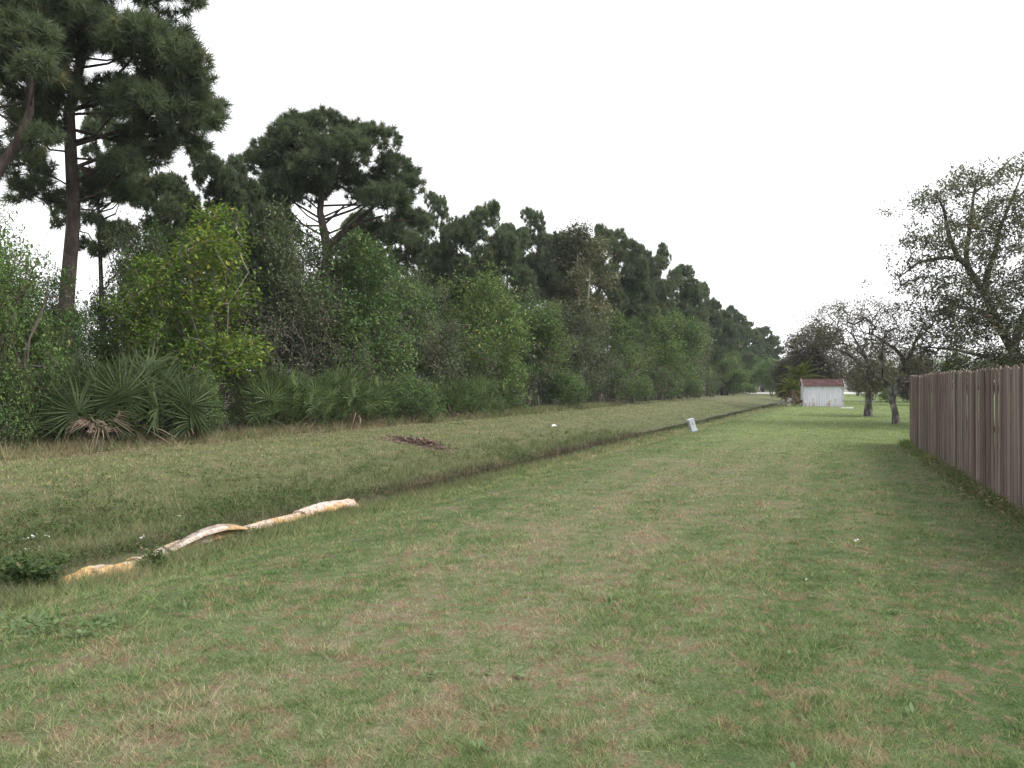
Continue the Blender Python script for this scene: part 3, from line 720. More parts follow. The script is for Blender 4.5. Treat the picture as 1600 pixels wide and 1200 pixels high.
# ------------------------------------------------------------------ palmettos and fan palms
def fan_frond(name, nseg, Lp, Ls, spread, mat, droop=0.25, wseg=0.035, beta=0.5):
    """a fan leaf: petiole along +X, then segments that radiate from its end"""
    V = []; Fq = []; T = []
    c = np.array([Lp, 0, 0.0])
    w = 0.012
    V += [(0, -w, 0), (0, w, 0), (Lp, w * .7, 0), (Lp, -w * .7, 0), (0, 0, w * 1.6), (Lp, 0, w)]
    Fq += [(0, 3, 5, 4), (4, 5, 2, 1), (0, 1, 2, 3)]; T += [0.75, 0.7, 0.6]
    for i in range(nseg):
        a = (i / (nseg - 1) - 0.5) * 2 * spread + rng.normal() * 0.03
        L_ = Ls * (1 - 0.25 * abs(a / spread) ** 2) * rng.uniform(0.72, 1.15)
        d = np.array([math.cos(a), math.sin(a), 0]); s = np.array([-math.sin(a), math.cos(a), 0])
        dz = -droop * L_ * rng.uniform(-0.6, 2.2); up = 0.10 * L_
        n = len(V); ww = wseg * rng.uniform(0.85, 1.15)
        p1 = c + d * L_ * 0.45 + np.array([0, 0, up]); p2 = c + d * L_ + np.array([0, 0, dz])
        pl = (-1) ** i * 0.012
        V += [tuple(c), tuple(p1 + s * ww / 2 + [0, 0, pl]), tuple(p1 - s * ww / 2 - [0, 0, pl]), tuple(c + d * L_ * 0.8 + s * ww * .3 + np.array([0, 0, up * .6 + dz * .5])), tuple(c + d * L_ * 0.8 - s * ww * .3 + np.array([0, 0, up * .6 + dz * .5])), tuple(p2)]
        t = float(np.clip(0.45 + rng.normal() * 0.18, 0, 1))
        Fq += [(n, n + 2, n + 1, n + 1), (n + 1, n + 2, n + 4, n + 3), (n + 3, n + 4, n + 5, n + 5)]; T += [t, t, min(1, t + .08)]
    cb, sb = math.cos(beta), math.sin(beta)
    V = [p if q < 6 else (Lp + (p[0] - Lp) * cb - p[2] * sb, p[1], (p[0] - Lp) * sb + p[2] * cb) for q, p in enumerate(V)]
    me = bpy.data.meshes.new(name)
    me.from_pydata(V, [], [f if f[2] != f[3] else f[:3] for f in Fq]); me.update()
    at_ = me.attributes.new('tint', 'FLOAT', 'FACE'); at_.data.foreach_set('value', np.array(T, np.float32))
    me.materials.append(M[mat]); return me
palmetto_fronds = [fan_frond('palmetto_frond', n, Lp, Ls, sp, 'palm', dr, 0.027, 0.45) for n, Lp, Ls, sp, dr in [(26, 0.9, 0.6, 1.9, 0.18), (26, 0.7, 0.65, 2.0, 0.25), (23, 1.05, 0.55, 1.7, 0.12)]]
fan_fronds = [fan_frond('fan_palm_frond', n, Lp, Ls, sp, 'fan', dr, 0.022, 0.95) for n, Lp, Ls, sp, dr in [(56, 0.9, 0.85, 2.8, -0.15), (52, 1.1, 0.8, 2.6, -0.25)]]
dead_fronds = [fan_frond('dead_frond', 15, 0.6, 0.6, 1.2, 'deadfrond', 0.75, 0.04), fan_frond('dead_frond', 12, 0.5, 0.7, 0.9, 'deadfrond', 0.9, 0.045)]
yellow_fans = [fan_frond('yellowing_frond', 17, 0.5, 0.55, 1.7, 'yellowfrond', 0.25)]
def fan_palm(name, loc, n, size, fronds, label, cat, dead=0, el=(15, 80), group=None, stub=True):
    root = empty(name, loc, random.uniform(0, 6.28), label, cat, group)
    if stub:
        b = MB(); b.tube([(0, 0, -0.15), (0.02, 0, 0.1 * size), (0, 0.02, 0.28 * size)], [0.11, 0.10, 0.04], 7)
        b.build('stem', M['oakbark'], root)
    for i in range(n + dead):
        isd = i >= n
        me = random.choice(dead_fronds if isd else fronds)
        f = mesh_obj('frond', me, None, root)
        f.location = (random.uniform(-.08, .08), random.uniform(-.08, .08), 0.12 * size if not isd or n else random.uniform(.55, .8) * size)
        e = R(random.uniform(-20, 15)) if isd else R(el[0] + (el[1] - el[0]) * (i + random.random()) / n)
        s = size * random.uniform(0.8, 1.15) * (0.8 if isd else 1)
        f.scale = (s, s, s); f.rotation_euler = (random.uniform(-.9, .9), -e, i * 2.399 + random.uniform(-.3, .3))
        if isd: f['label'] = 'dead brown hanging frond'
    return root
FP = 'fan palms at the wood edge'
def on(px, py): return at(px, py)
fan_palm('fan_palm', col_at(255, -17.6), 22, 1.45, fan_fronds, 'large dark fan palm with its fans spread under the bright young tree', 'palm', 3, (10, 78))
fan_palm('fan_palm', col_at(178, -17.9), 22, 1.4, fan_fronds, 'dark fan palm with a skirt of hanging dead brown leaves', 'palm', 14, (15, 78))
fan_palm('fan_palm', col_at(100, -18.6), 18, 1.4, fan_fronds, 'dark fan palm half hidden behind the skirted fan palm', 'palm', 2, (15, 78))
fan_palm('dead_palm_skirt', col_at(152, -16.95), 0, 0.85, fan_fronds, 'brown skirt of dead hanging palm leaves at the foot of the dark fan palms', 'dead palm', 11)
fan_palm('palmetto', on(40, 700), 22, 1.2, palmetto_fronds, 'green palmetto under the light green tree at the end of the wood', 'palmetto', 1, (5, 70))
fan_palm('palmetto', on(95, 690), 14, 0.75, palmetto_fronds, 'small palmetto in front of the half hidden fan palm', 'palmetto', 1, (5, 60))
fan_palm('palmetto', on(376, 671), 12, 0.62, yellow_fans + palmetto_fronds[:1], 'small yellowing palmetto standing alone by the dead fronds', 'palmetto', 2, (10, 60))
for px, v, s_, n in [(415, -17.6, 1.2, 18), (455, -17.2, 1.25, 18), (495, -17.1, 1.2, 20), (535, -17.0, 1.3, 22), (575, -17.0, 1.2, 20), (520, -17.9, 1.55, 16), (435, -18.2, 1.5, 16), (560, -17.9, 1.45, 16)]:
    fan_palm('palmetto', col_at(px, v), n, s_, palmetto_fronds, 'tall grey green palmetto in the large thicket beside the ragged stump', 'palmetto', 2, (15, 85), 'palmettos of the large thicket')
for px, v, s_, n in [(708, -16.9, 1.25, 18), (738, -16.7, 1.3, 22), (768, -16.8, 1.15, 16)]:
    fan_palm('palmetto', col_at(px, v), n, s_, palmetto_fronds, 'palmetto in the smaller thicket past the rounded dark green shrub', 'palmetto', 3, (10, 82), 'palmettos of the smaller thicket')

# ragged palm stump with thatch, and fallen pieces beside it
st = empty('palm_stump', on(437, 663), 0.4, 'ragged pale palm stump with torn fibres among the palmettos', 'stump')
b = MB(); b.tube([(0, 0, -0.1), (0, 0, 0.25), (0.03, 0, 0.48)], [0.2, 0.21, 0.13], 9); b.build('core', M['paleback'], st)
for i in range(9):
    f = mesh_obj('frond', random.choice(dead_fronds), None, st)
    f.location = (0, 0, 0.5); f.scale = (0.55,) * 3; f.rotation_euler = (random.uniform(-.4, .4), R(random.uniform(15, 50)), i * 0.7)
M['litter'] = simple_mat('dry_litter', [(0, (0.14, 0.10, 0.08)), (0.5, (0.25, 0.19, 0.16)), (1, (0.42, 0.35, 0.31))], 6, 0.95, 0.1)
def log_piece(px, py, L, r, rz, label, mat='litter'):
    p = on(px, py); b = MB()
    b.tube([(-L / 2, 0, r * .7), (-L * .2, .03, r * .95), (L * .2, -.02, r * .9), (L / 2, 0.02, r * .6)], [r * .75, r, r * .9, r * .6], 8)
    o = b.build('log', M[mat], None, True); o.location = p; o.rotation_euler = (0, 0.05, rz); tag(o, label, 'log'); return o
log_piece(343, 672, 0.55, 0.13, 0.5, 'short pale log end lying beside the small yellowing palmetto')
log_piece(410, 664, 0.7, 0.06, 0.1, 'thin broken branch lying left of the palm stump', 'paleback')

# ------------------------------------------------------------------ mulch heap and scraps on the far bank
M['mulch'] = simple_mat('dark_mulch', [(0, (0.09, 0.062, 0.05)), (0.5, (0.16, 0.115, 0.095)), (1, (0.24, 0.18, 0.15))], 9, 0.95, 0.1)
mp = at(655, 693)
n = 26; Vm = []; 
gx, gy = np.meshgrid(np.linspace(-1, 1, n), np.linspace(-1, 1, n), indexing='ij')
ang = -0.62
lx = gx * 1.25; ly = gy * 0.5
wx = mp.x + lx * math.cos(ang) - ly * math.sin(ang) * 1.0; wy = mp.y + lx * math.sin(ang) + ly * math.cos(ang)
rr = np.sqrt(gx ** 2 + gy ** 2) + 0.35 * (vnoise(wx * 2.5, wy * 2.5, 31) - 0.5)
hh = np.where(rr < 1, 0.06 * (1 - rr ** 2), -0.05 * (rr - 1) - 0.01) + 0.06 * (vnoise(wx * 9, wy * 9, 32) - 0.5) * (rr < 1)
idx = np.arange(n * n).reshape(n, n)
Fm = np.stack([idx[:-1, :-1], idx[1:, :-1], idx[1:, 1:], idx[:-1, 1:]], -1).reshape(-1, 4)
Vm = np.stack([wx.ravel(), wy.ravel(), height(wx.ravel(), wy.ravel()) + hh.ravel()], 1) - np.array(mp)
mo = empty('mulch_heap', mp, 0, 'low heap of dark brown mulch on the far bank', 'heap')
mesh_obj('mound', arr_mesh('mound', Vm, Fm, smooth=True), M['mulch'], mo)
nc = 900
cx = rng.normal(size=nc) * 0.5; cy = rng.normal(size=nc) * 0.22
px_ = cx * math.cos(ang) - cy * math.sin(ang); py_ = cx * math.sin(ang) + cy * math.cos(ang)
pz = height(mp.x + px_, mp.y + py_) - mp.z + 0.07 * np.clip(1 - (cx / 1.5) ** 2 - (cy / .75) ** 2, 0, 1) + 0.02
C = np.stack([px_, py_, pz], 1)
ch = leaves('chips', C, 1.2, 0.02, 0.16, 0.035, rng.uniform(0, 1, nc), flat=0.8)
M['chips'] = leaf_mat('mulch_chips', [(0, (0.08, 0.05, 0.04)), (0.6, (0.17, 0.115, 0.095)), (1, (0.30, 0.23, 0.19))], 0.05, 0.9, 0.1)
o = mesh_obj('chips', ch, M['chips'], mo); o['kind'] = 'stuff'
M['white'] = simple_mat('white_plastic', [(0, (0.68, 0.68, 0.66)), (1, (0.82, 0.82, 0.80))], 4, 0.5)
p = at(866, 667); b = MB()
b.add([(-.12, -.08, 0.02), (.1, -.1, .05), (.14, .09, .03), (-.08, .1, .09), (0, 0, .12)], [(0, 1, 4), (1, 2, 4), (2, 3, 4), (3, 0, 4), (0, 3, 2, 1)])
o = b.build('litter_scrap', M['white']); o.location = p; tag(o, 'crumpled white scrap of litter on the far bank turf', 'litter')

# ------------------------------------------------------------------ the long fabric tube lying in the ditch
m, nt, out = new_mat('weathered_fabric'); k = N(nt)
P = k.obj(); n1 = k.noise(P, 2.2, 4, 0.6); n2 = k.noise(P, 11, 4, 0.65); n3 = k.noise(k.scale(P, (1, 1, 1)), 38, 3, 0.7)
f = k.math('ADD', k.math('MULTIPLY', n1, 0.75), k.math('MULTIPLY', n2, 0.35))
zz = k.node('ShaderNodeSeparateXYZ'); k.put(zz.inputs[0], P)
f = k.math('ADD', f, k.math('MULTIPLY', zz.outputs[2], -1.0))       # paler towards the top, more orange down the sides
f = k.math('ADD', f, k.rng(zz.outputs[1], -2.3, -0.7, 0.16, 0.0))      # the near end is the more orange one
c = k.ramp(f, [(0.26, (0.54, 0.46, 0.42)), (0.39, (0.54, 0.43, 0.35)), (0.46, (0.54, 0.35, 0.15)), (0.70, (0.42, 0.24, 0.08))])
dirt = k.rng(k.math('ADD', k.math('MULTIPLY', n2, 0.6), k.math('MULTIPLY', n3, 0.5)), 0.54, 0.64)
c = k.mix(k.math('MULTIPLY', dirt, 0.8), c, (0.22, 0.15, 0.12))
nt.links.new(k.bsdf(c, 0.75, 0.25, 0, k.bump(k.math('ADD', n2, k.math('MULTIPLY', n3, .4)), 0.5, 0.03)), out.inputs[0]); M['fabric'] = m
ctrl = [(92, 922, .05), (110, 916, .11), (140, 909, .15), (170, 905, .16), (195, 899, .13), (215, 891, .12), (240, 880, .11), (270, 868, .13), (300, 858, .15), (330, 850, .155), (355, 844, .14), (375, 839, .12), (400, 832, .125), (430, 825, .125), (455, 819, .13), (468, 815, .13), (480, 811, .17), (505, 806, .19), (530, 801, .185), (548, 798, .17), (560, 797, .09)]
tube_org = at(330, 858)
path = []
for (px, py, r) in ctrl:
    r *= 0.72
    q = at(px, py); q.z = hz(q.x, q.y) + r * 0.8; path.append((q - tube_org, r))
boom = empty('fabric_tube', tube_org, 0, 'long slumped white and orange fabric tube lying in the ditch', 'tube')
ns = 18; rings = []; L = len(path)
dense_path = []
for i in range(L - 1):
    for t in np.linspace(0, 1, 6, endpoint=False):
        dense_path.append((path[i][0].lerp(path[i + 1][0], t), path[i][1] * (1 - t) + path[i + 1][1] * t))
dense_path.append(path[-1])
Vt = []
for i, (pp, r) in enumerate(dense_path):
    d = (dense_path[min(i + 1, len(dense_path) - 1)][0] - dense_path[max(i - 1, 0)][0]); d.z = 0; d.normalize(); s = Vector((d.y, -d.x, 0))
    for j in range(ns):
        a = 2 * math.pi * j / ns
        wr = 1 + 0.32 * (float(vnoise(np.array([i * 0.35 + 2.2 * math.cos(a)]), np.array([2.2 * math.sin(a) + 9.0]), 41)[0]) - 0.5) + 0.05 * math.sin(i * 1.3 + 3 * a)
        ca, sa = math.cos(a) * r * 1.3 * wr, math.sin(a) * r * 0.72 * wr
        if sa < 0: sa *= 0.8
        Vt.append(pp + s * ca + Vector((0, 0, sa)))
Ft = [(i * ns + j, i * ns + (j + 1) % ns, (i + 1) * ns + (j + 1) % ns, (i + 1) * ns + j) for i in range(len(dense_path) - 1) for j in range(ns)]
bt = MB(); bt.add(Vt, Ft + [tuple(range(ns)), tuple((len(dense_path) - 1) * ns + j for j in range(ns))]); bt.build('sleeve', M['fabric'], boom, True)
# raised fold along the top
fl = MB(); fv = []; nf = 22
for i in range(nf):
    t = i / (nf - 1); kx = 252 + t * 124
    j = min(range(L), key=lambda q: abs(ctrl[q][0] - kx)); j = min(max(j, 0), L - 2)
    base = None
    for a_ in range(L - 1):
        if ctrl[a_][0] <= kx <= ctrl[a_ + 1][0]:
            tt = (kx - ctrl[a_][0]) / (ctrl[a_ + 1][0] - ctrl[a_][0]); base = path[a_][0].lerp(path[a_ + 1][0], tt); r = path[a_][1] * (1 - tt) + path[a_ + 1][1] * tt
    d = Vector((0.33, 0.94, 0)); s = Vector((0.94, -0.33, 0))
    hgt = 0.10 * math.sin(min(1, t * 1.08) * math.pi) ** 0.7 * (0.35 + 0.85 * t)
    b0 = base + s * 0.02 + Vector((0, 0, r * 0.72)); topp = base + s * (0.10 + 0.05 * t) + Vector((0, 0, r * 0.8 + hgt)); lip = base + s * (0.19 + 0.05 * t) + Vector((0, 0, r * 0.62 + hgt * 0.45))
    fv += [b0, topp, topp + Vector((0, 0, 0.012)) - s * 0.012, lip]
ff = []
for i in range(nf - 1):
    o_ = i * 4
    for q in range(3): ff.append((o_ + q, o_ + q + 1, o_ + 5 + q, o_ + 4 + q))
fl.add(fv, ff); fo = fl.build('fold', M['fabric'], boom, True); sm = fo.modifiers.new('thick', 'SOLIDIFY'); sm.thickness = 0.012
for kx in (213, 372, 468, 552):
    i = min(range(len(dense_path)), key=lambda q: abs(np.interp(q / 6.0, range(L), [c_[0] for c_ in ctrl]) - kx))
    pp, r = dense_path[i]; d = (dense_path[min(i + 1, len(dense_path) - 1)][0] - dense_path[max(i - 1, 0)][0]).normalized(); s = Vector((d.y, -d.x, 0)).normalized()
    b = MB(); ring = [pp + s * math.cos(a) * r * 1.33 + Vector((0, 0, math.sin(a) * r * 0.95)) for a in np.linspace(0, math.pi, 12)]
    b.tube(ring, 0.014, 5); b.build('seam', M['fabric'], boom, True)

# ------------------------------------------------------------------ cable pedestals
M['pedestal'] = simple_mat('pale_grey_plastic', [(0, (0.36, 0.40, 0.41)), (1, (0.46, 0.50, 0.51))], 3, 0.45, 0.4)
def pedestal(loc, rz, tilt, h, label):
    root = empty('cable_pedestal', loc, rz, label, 'pedestal'); root.rotation_euler = (tilt[0], tilt[1], rz)
    def shell(w, d, z0, z1, ch):
        b = MB(); pr = [(-w, -d), (w, -d), (w, d - ch), (w - ch, d), (-w + ch, d), (-w, d - ch)]
        n = len(pr); b.add([(x, y, z0) for x, y in pr] + [(x, y, z1) for x, y in pr], [(i, (i + 1) % n, n + (i + 1) % n, n + i) for i in range(n)] + [tuple(range(n - 1, -1, -1)), tuple(range(n, 2 * n))]); return b
    shell(.105, .085, -0.12, h * .97, .02).build('cover', M['pedestal'], root)
    shell(.113, .093, h * .90, h, .025).build('cap', M['pedestal'], root)
    shell(.118, .098, -0.1, h * .17, .025).build('base_collar', M['pedestal'], root)
    b = MB(); b.box((0.0, -0.0895, h * .62), (0.03, 0.012, 0.045)); b.build('latch', M['oakbark'], root)
    return root
pedestal(at(1084, 674), 0.35, (0.0, -0.34), 0.47, 'pale grey utility pedestal leaning beside the ditch edge')
pedestal(at(1233, 633), 0.2, (0, 0.03), 0.55, 'small upright pale pedestal beside the dead fronds by the shed')

# ------------------------------------------------------------------ fence
m, nt, out = new_mat('weathered_fence_board'); k = N(nt)
P = k.obj(); rnd = k.rand()
off = k.node('ShaderNodeCombineXYZ'); k.put(off.inputs[0], k.math('MULTIPLY', rnd, 37.0)); k.put(off.inputs[1], k.math('MULTIPLY', rnd, 91.0))
va = k.node('ShaderNodeVectorMath', operation='ADD'); k.put(va.inputs[0], P); k.put(va.inputs[1], off.outputs[0])
gr = k.noise(k.scale(va.outputs[0], (14, 14, 0.9)), 3.0, 6, 0.65); bl = k.noise(k.scale(va.outputs[0], (2, 2, 0.8)), 1.6, 3)
f = k.math('ADD', k.math('ADD', k.math('MULTIPLY', gr, 0.55), k.math('MULTIPLY', bl, 0.3)), k.math('MULTIPLY', k.math('SUBTRACT', rnd, 0.3), 0.42), clamp=True)
c = k.ramp(f, [(0.16, (0.055, 0.041, 0.034)), (0.40, (0.122, 0.092, 0.077)), (0.62, (0.182, 0.148, 0.128)), (0.9, (0.28, 0.248, 0.222))])
nt.links.new(k.bsdf(c, 0.9, 0.15, 0, k.bump(gr, 0.6, 0.01)), out.inputs[0]); M['board'] = m
F1 = Vector((10.46, 21.7, 0)); Fdir = (Vector((6.24, 10.07, 0)) - F1).normalized(); Fn = Vector((-Fdir.y, Fdir.x, 0))
if Fn.x > 0: Fn = -Fn           # Fn looks to the lawn (camera) side
fence = empty('wooden_fence', F1, math.atan2(Fdir.y, Fdir.x), 'tall weathered brown wooden board fence beside the lawn', 'fence')
side = 1 if (Matrix.Rotation(fence.rotation_euler.z, 3, 'Z') @ Vector((0, 1, 0))).dot(Fn) > 0 else -1
bm_ = []
for q in range(4):
    w, th, hgt, e = 0.0506 - 0.0003 * q, 0.008, 1.83, 0.018 + 0.003 * q
    prof = [(-w, 0.04 + .02 * random.random()), (-w * .3, 0.05), (w * .4, 0.03), (w, 0.05), (w, hgt - e), (w - e, hgt), (-w + e, hgt), (-w, hgt - e)]
    n = len(prof); b = MB(); bend = random.uniform(-.006, .006)
    b.add([(x, -th, z) for x, z in prof] + [(x, th, z) for x, z in prof], [tuple(range(n)), tuple(range(2 * n - 1, n - 1, -1))] + [(i, n + i, n + (i + 1) % n, (i + 1) % n) for i in range(n)])
    me = b.mesh('board'); me.materials.append(M['board']); bm_.append(me)
pitch = 0.1015; NB = 166
for i in range(NB):
    s = 0.08 + i * pitch; wpos = F1 + Fdir * s
    o = mesh_obj('board', random.choice(bm_), None, fence)
    o.location = (s, side * random.uniform(.002, .006) * (-1) ** i, hz(wpos.x, wpos.y) + random.gauss(0, .014))
    o.rotation_euler = (R(random.gauss(0, .35)), R(random.gauss(0, .1)), R(random.gauss(0, 1.5)))
Ltot = NB * pitch
for zr in (0.35, 0.95, 1.55):
    for i in range(7):
        s0 = i * 2.43; s1 = min(s0 + 2.42, Ltot)
        if s1 <= s0: continue
        b = MB(); b.box(((s0 + s1) / 2, -side * 0.034, zr), (s1 - s0, 0.038, 0.085)); b.build('rail', M['board'], fence)
for i in range(8):
    b = MB(); b.box((min(0.06 + i * 2.43, Ltot - .05), -side * 0.101, 0.85), (0.09, 0.09, 1.98)); b.build('post', M['board'], fence)

# ------------------------------------------------------------------ shed
m, nt, out = new_mat('white_ribbed_metal'); k = N(nt)
P = k.obj(); sx = k.node('ShaderNodeSeparateXYZ'); k.put(sx.inputs[0], P)
n1 = k.noise(k.scale(P, (1, 1, .25)), 4, 5, 0.6); n2 = k.noise(P, 14, 4)
c = k.mix(k.rng(n1, .35, .7), (0.52, 0.53, 0.60), (0.66, 0.66, 0.70))
rust = k.rng(k.math('SUBTRACT', k.math('ADD', n1, k.math('MULTIPLY', n2, .5)), k.math('MULTIPLY', sx.outputs[2], 0.32)), 0.66, 0.82)
c = k.mix(k.math('MULTIPLY', rust, .75), c, (0.26, 0.15, 0.11))
nt.links.new(k.bsdf(c, 0.55, 0.4), out.inputs[0]); M['shedwall'] = m
M['shedroof'] = simple_mat('rusty_roof', [(0, (0.05, 0.028, 0.026)), (0.5, (0.078, 0.044, 0.041)), (1, (0.12, 0.08, 0.073))], 3, 0.9, 0.1)
M['trim'] = simple_mat('rust_streaked_trim', [(0, (0.22, 0.12, 0.09)), (0.5, (0.5, 0.46, 0.44)), (1, (0.66, 0.65, 0.64))], 5, 0.7)
pL = at(1258, 635.5); pR = at(1314, 635.5)
cx = (pL + pR) / 2; Wd = (pR - pL).length; Dp = 2.0
wall_h = 1.52; ridge = 1.98
view_az = math.atan2(cx.x, cx.y)
shed = empty('metal_shed', cx, -view_az + R(5.5), 'small white ribbed metal shed with rusty red roof on the far lawn', 'shed')
def ribbed(w, h, pitch=0.155, depth=0.022):
    b = MB(); n = int(w / pitch); pr = []
    for i in range(n):
        x0 = -w / 2 + i * w / n; q = w / n
        pr += [(x0, 0), (x0 + q * .62, 0), (x0 + q * .72, -depth), (x0 + q * .9, -depth)]
    pr.append((w / 2, 0))
    b.add([(x, y, 0.0) for x, y in pr] + [(x, y, h) for x, y in pr], [(i, i + 1, len(pr) + i + 1, len(pr) + i) for i in range(len(pr) - 1)])
    return b
o = ribbed(Wd, wall_h).build('wall', M['shedwall'], shed); o.location = (0, 0, 0.0)
o = ribbed(Wd, wall_h).build('wall', M['shedwall'], shed); o.location = (0, Dp, 0); o.rotation_euler = (0, 0, math.pi)
for s in (-1, 1):
    o = ribbed(Dp, wall_h).build('wall', M['shedwall'], shed); o.location = (s * Wd / 2, Dp / 2, 0); o.rotation_euler = (0, 0, s * math.pi / 2)
    b = MB(); b.add([(s * (Wd / 2 - .01), 0.02, wall_h), (s * (Wd / 2 - .01), Dp - .02, wall_h), (s * (Wd / 2 - .01), Dp / 2, ridge - .03)], [(0, 1, 2)]); b.build('gable', M['shedwall'], shed)
    for y in (-.02, Dp + .02):
        b = MB(); b.box((s * (Wd / 2 + .012), y, wall_h / 2), (.06, .06, wall_h)); b.build('corner_trim', M['trim'], shed)
    b = MB()
    for y0, y1 in ((-.12, Dp / 2), (Dp / 2, Dp + .12)):
        z0, z1 = (wall_h - .03, ridge) if y0 < 0 else (ridge, wall_h - .03)
        x = s * (Wd / 2 + .085)
        b.add([(x, y0, z0 - .07), (x, y1, z1 - .07), (x, y1, z1 + .03), (x, y0, z0 + .03), (x + .02 * s, y0, z0 - .07), (x + .02 * s, y1, z1 - .07), (x + .02 * s, y1, z1 + .03), (x + .02 * s, y0, z0 + .03)], [(0, 1, 2, 3), (7, 6, 5, 4), (0, 4, 5, 1), (3, 2, 6, 7), (0, 3, 7, 4), (1, 5, 6, 2)])
    b.build('gable_trim', M['trim'], shed)
for y0, y1, z0, z1 in ((-.14, Dp / 2, wall_h - .045, ridge), (Dp + .14, Dp / 2, wall_h - .045, ridge)):
    b = MB(); nr = 12; w2 = Wd / 2 + .08
    for i in range(nr):
        xa = -w2 + i * 2 * w2 / nr; xb = xa + 2 * w2 / nr
        for (p0, p1, dz) in ((xa, xb - .05, 0), (xb - .05, xb, .025)):
            b.add([(p0, y0, z0 + dz), (p1, y0, z0 + dz), (p1, y1, z1 + dz), (p0, y1, z1 + dz), (p0, y0, z0 + dz - .02), (p1, y0, z0 + dz - .02), (p1, y1, z1 + dz - .02), (p0, y1, z1 + dz - .02)], [(0, 1, 2, 3), (7, 6, 5, 4), (0, 4, 5, 1), (1, 5, 6, 2), (3, 7, 4, 0), (2, 6, 7, 3)])
    b.build('roof', M['shedroof'], shed)
b = MB(); b.box((0, Dp / 2, ridge + .03), (Wd + .18, .16, .03)); b.build('ridge_cap', M['shedroof'], shed)
b = MB(); b.box((Wd * .02, Dp + .05, .78), (1.2, .03, 1.45)); b.build('door', M['trim'], shed)

# ------------------------------------------------------------------ lawn trees on the right
def px_stem(px_list, Y, bx, rads, depth=0.0):
    o = []
    for i, (px, py) in enumerate(px_list):
        x, z = local(px, py, Y, bx); o.append((x, depth * i / max(1, len(px_list) - 1) + rng.normal() * 0.04, z))
    return (o, rads)
def custom_tree(name, base, bx, stems, T, leafmat, bark, per, sd, L, W, label, bare=0, twig=0.006, up=0.5):
    root = empty(name, base, 0, label, 'tree')
    allT = T
    if bare: allT = np.concatenate([T, T[rng.integers(0, len(T), bare)] + rng.normal(size=(bare, 3)) * 0.3])
    V, Fq = space_tree(stems, allT, twig, up, 0.15, 0.46, 0.1, 4)
    mesh_obj('trunk', wood_mesh('trunk', stems, V, Fq, 9), M[bark], root)
    mesh_obj('crown', leaves('crown', T, per, sd, L, W), M[leafmat], root)
    return root
# the forked lawn tree
b1 = at(1398, 662.5); Y1 = b1.y
st1 = [px_stem([(1399, 666), (1397, 645), (1394, 624), (1392, 612)], Y1, 1398, [.175, .125, .115, .095]),
       px_stem([(1394, 628), (1386, 606), (1377, 596), (1362, 585), (1352, 572), (1341, 556), (1328, 538), (1316, 522)], Y1, 1398, [.13, .12, .11, .10, .085, .07, .05, .025], -.9),
       px_stem([(1352, 574), (1336, 562), (1318, 552), (1300, 545), (1284, 543)], Y1, 1398, [.08, .07, .06, .045, .02], -.5),
       px_stem([(1379, 597), (1381, 575), (1384, 557), (1390, 535), (1398, 512)], Y1, 1398, [.09, .08, .07, .05, .025], .8),
       px_stem([(1395, 622), (1400, 606), (1410, 590), (1418, 570), (1413, 556), (1404, 544), (1388, 534), (1370, 520)], Y1, 1398, [.12, .11, .10, .09, .08, .065, .045, .02], .4),
       px_stem([(1418, 570), (1420, 550), (1424, 530), (1432, 508)], Y1, 1398, [.07, .06, .045, .02], -.6)]
T1 = []
while len(T1) < 330:
    px = rng.uniform(1252, 1448); py = rng.uniform(468, 572); 
    e = ((px - 1350) / 98) ** 2 + ((py - 525) / (58 if py < 525 else 44)) ** 2
    if e > 1 + rng.normal() * .12 or py > np.interp(px, [1250, 1290, 1310, 1345, 1400, 1450], [566, 540, 535, 545, 556, 575]): continue
    if vnoise(np.array([px / 24.0]), np.array([py / 20.0]), 51)[0] < 0.36: continue
    x, z = local(px, py, Y1, 1398); T1.append((x, rng.normal() * 1.1, z))
custom_tree('oak_tree', b1, 1398, st1, np.array(T1), 'oakpale', 'lichen', 28, .17, .12, .045, 'small spreading tree with forked lichen grey limbs on the far lawn', 250)
# the second, straighter lawn tree
b2 = at(1357, 650); Y2 = b2.y
st2 = [px_stem([(1357, 653), (1357, 632), (1358, 610), (1360, 595), (1358, 575), (1362, 550)], Y2, 1357, [.26, .17, .15, .14, .09, .03]),
       px_stem([(1359, 600), (1348, 580), (1338, 565)], Y2, 1357, [.08, .06, .02]), px_stem([(1359, 598), (1372, 578), (1380, 560)], Y2, 1357, [.08, .06, .02], .5)]
T2 = []
while len(T2) < 260:
    px = rng.uniform(1318, 1402); py = rng.uniform(535, 612)
    if ((px - 1360) / 42) ** 2 + ((py - 574) / 38) ** 2 > 1: continue
    x, z = local(px, py, Y2, 1357); T2.append((x, rng.normal() * .9, z))
custom_tree('oak_tree', b2, 1357, st2, np.array(T2), 'oakpale', 'lichen', 22, .2, .15, .07, 'smaller straight trunked tree behind the forked lawn tree')
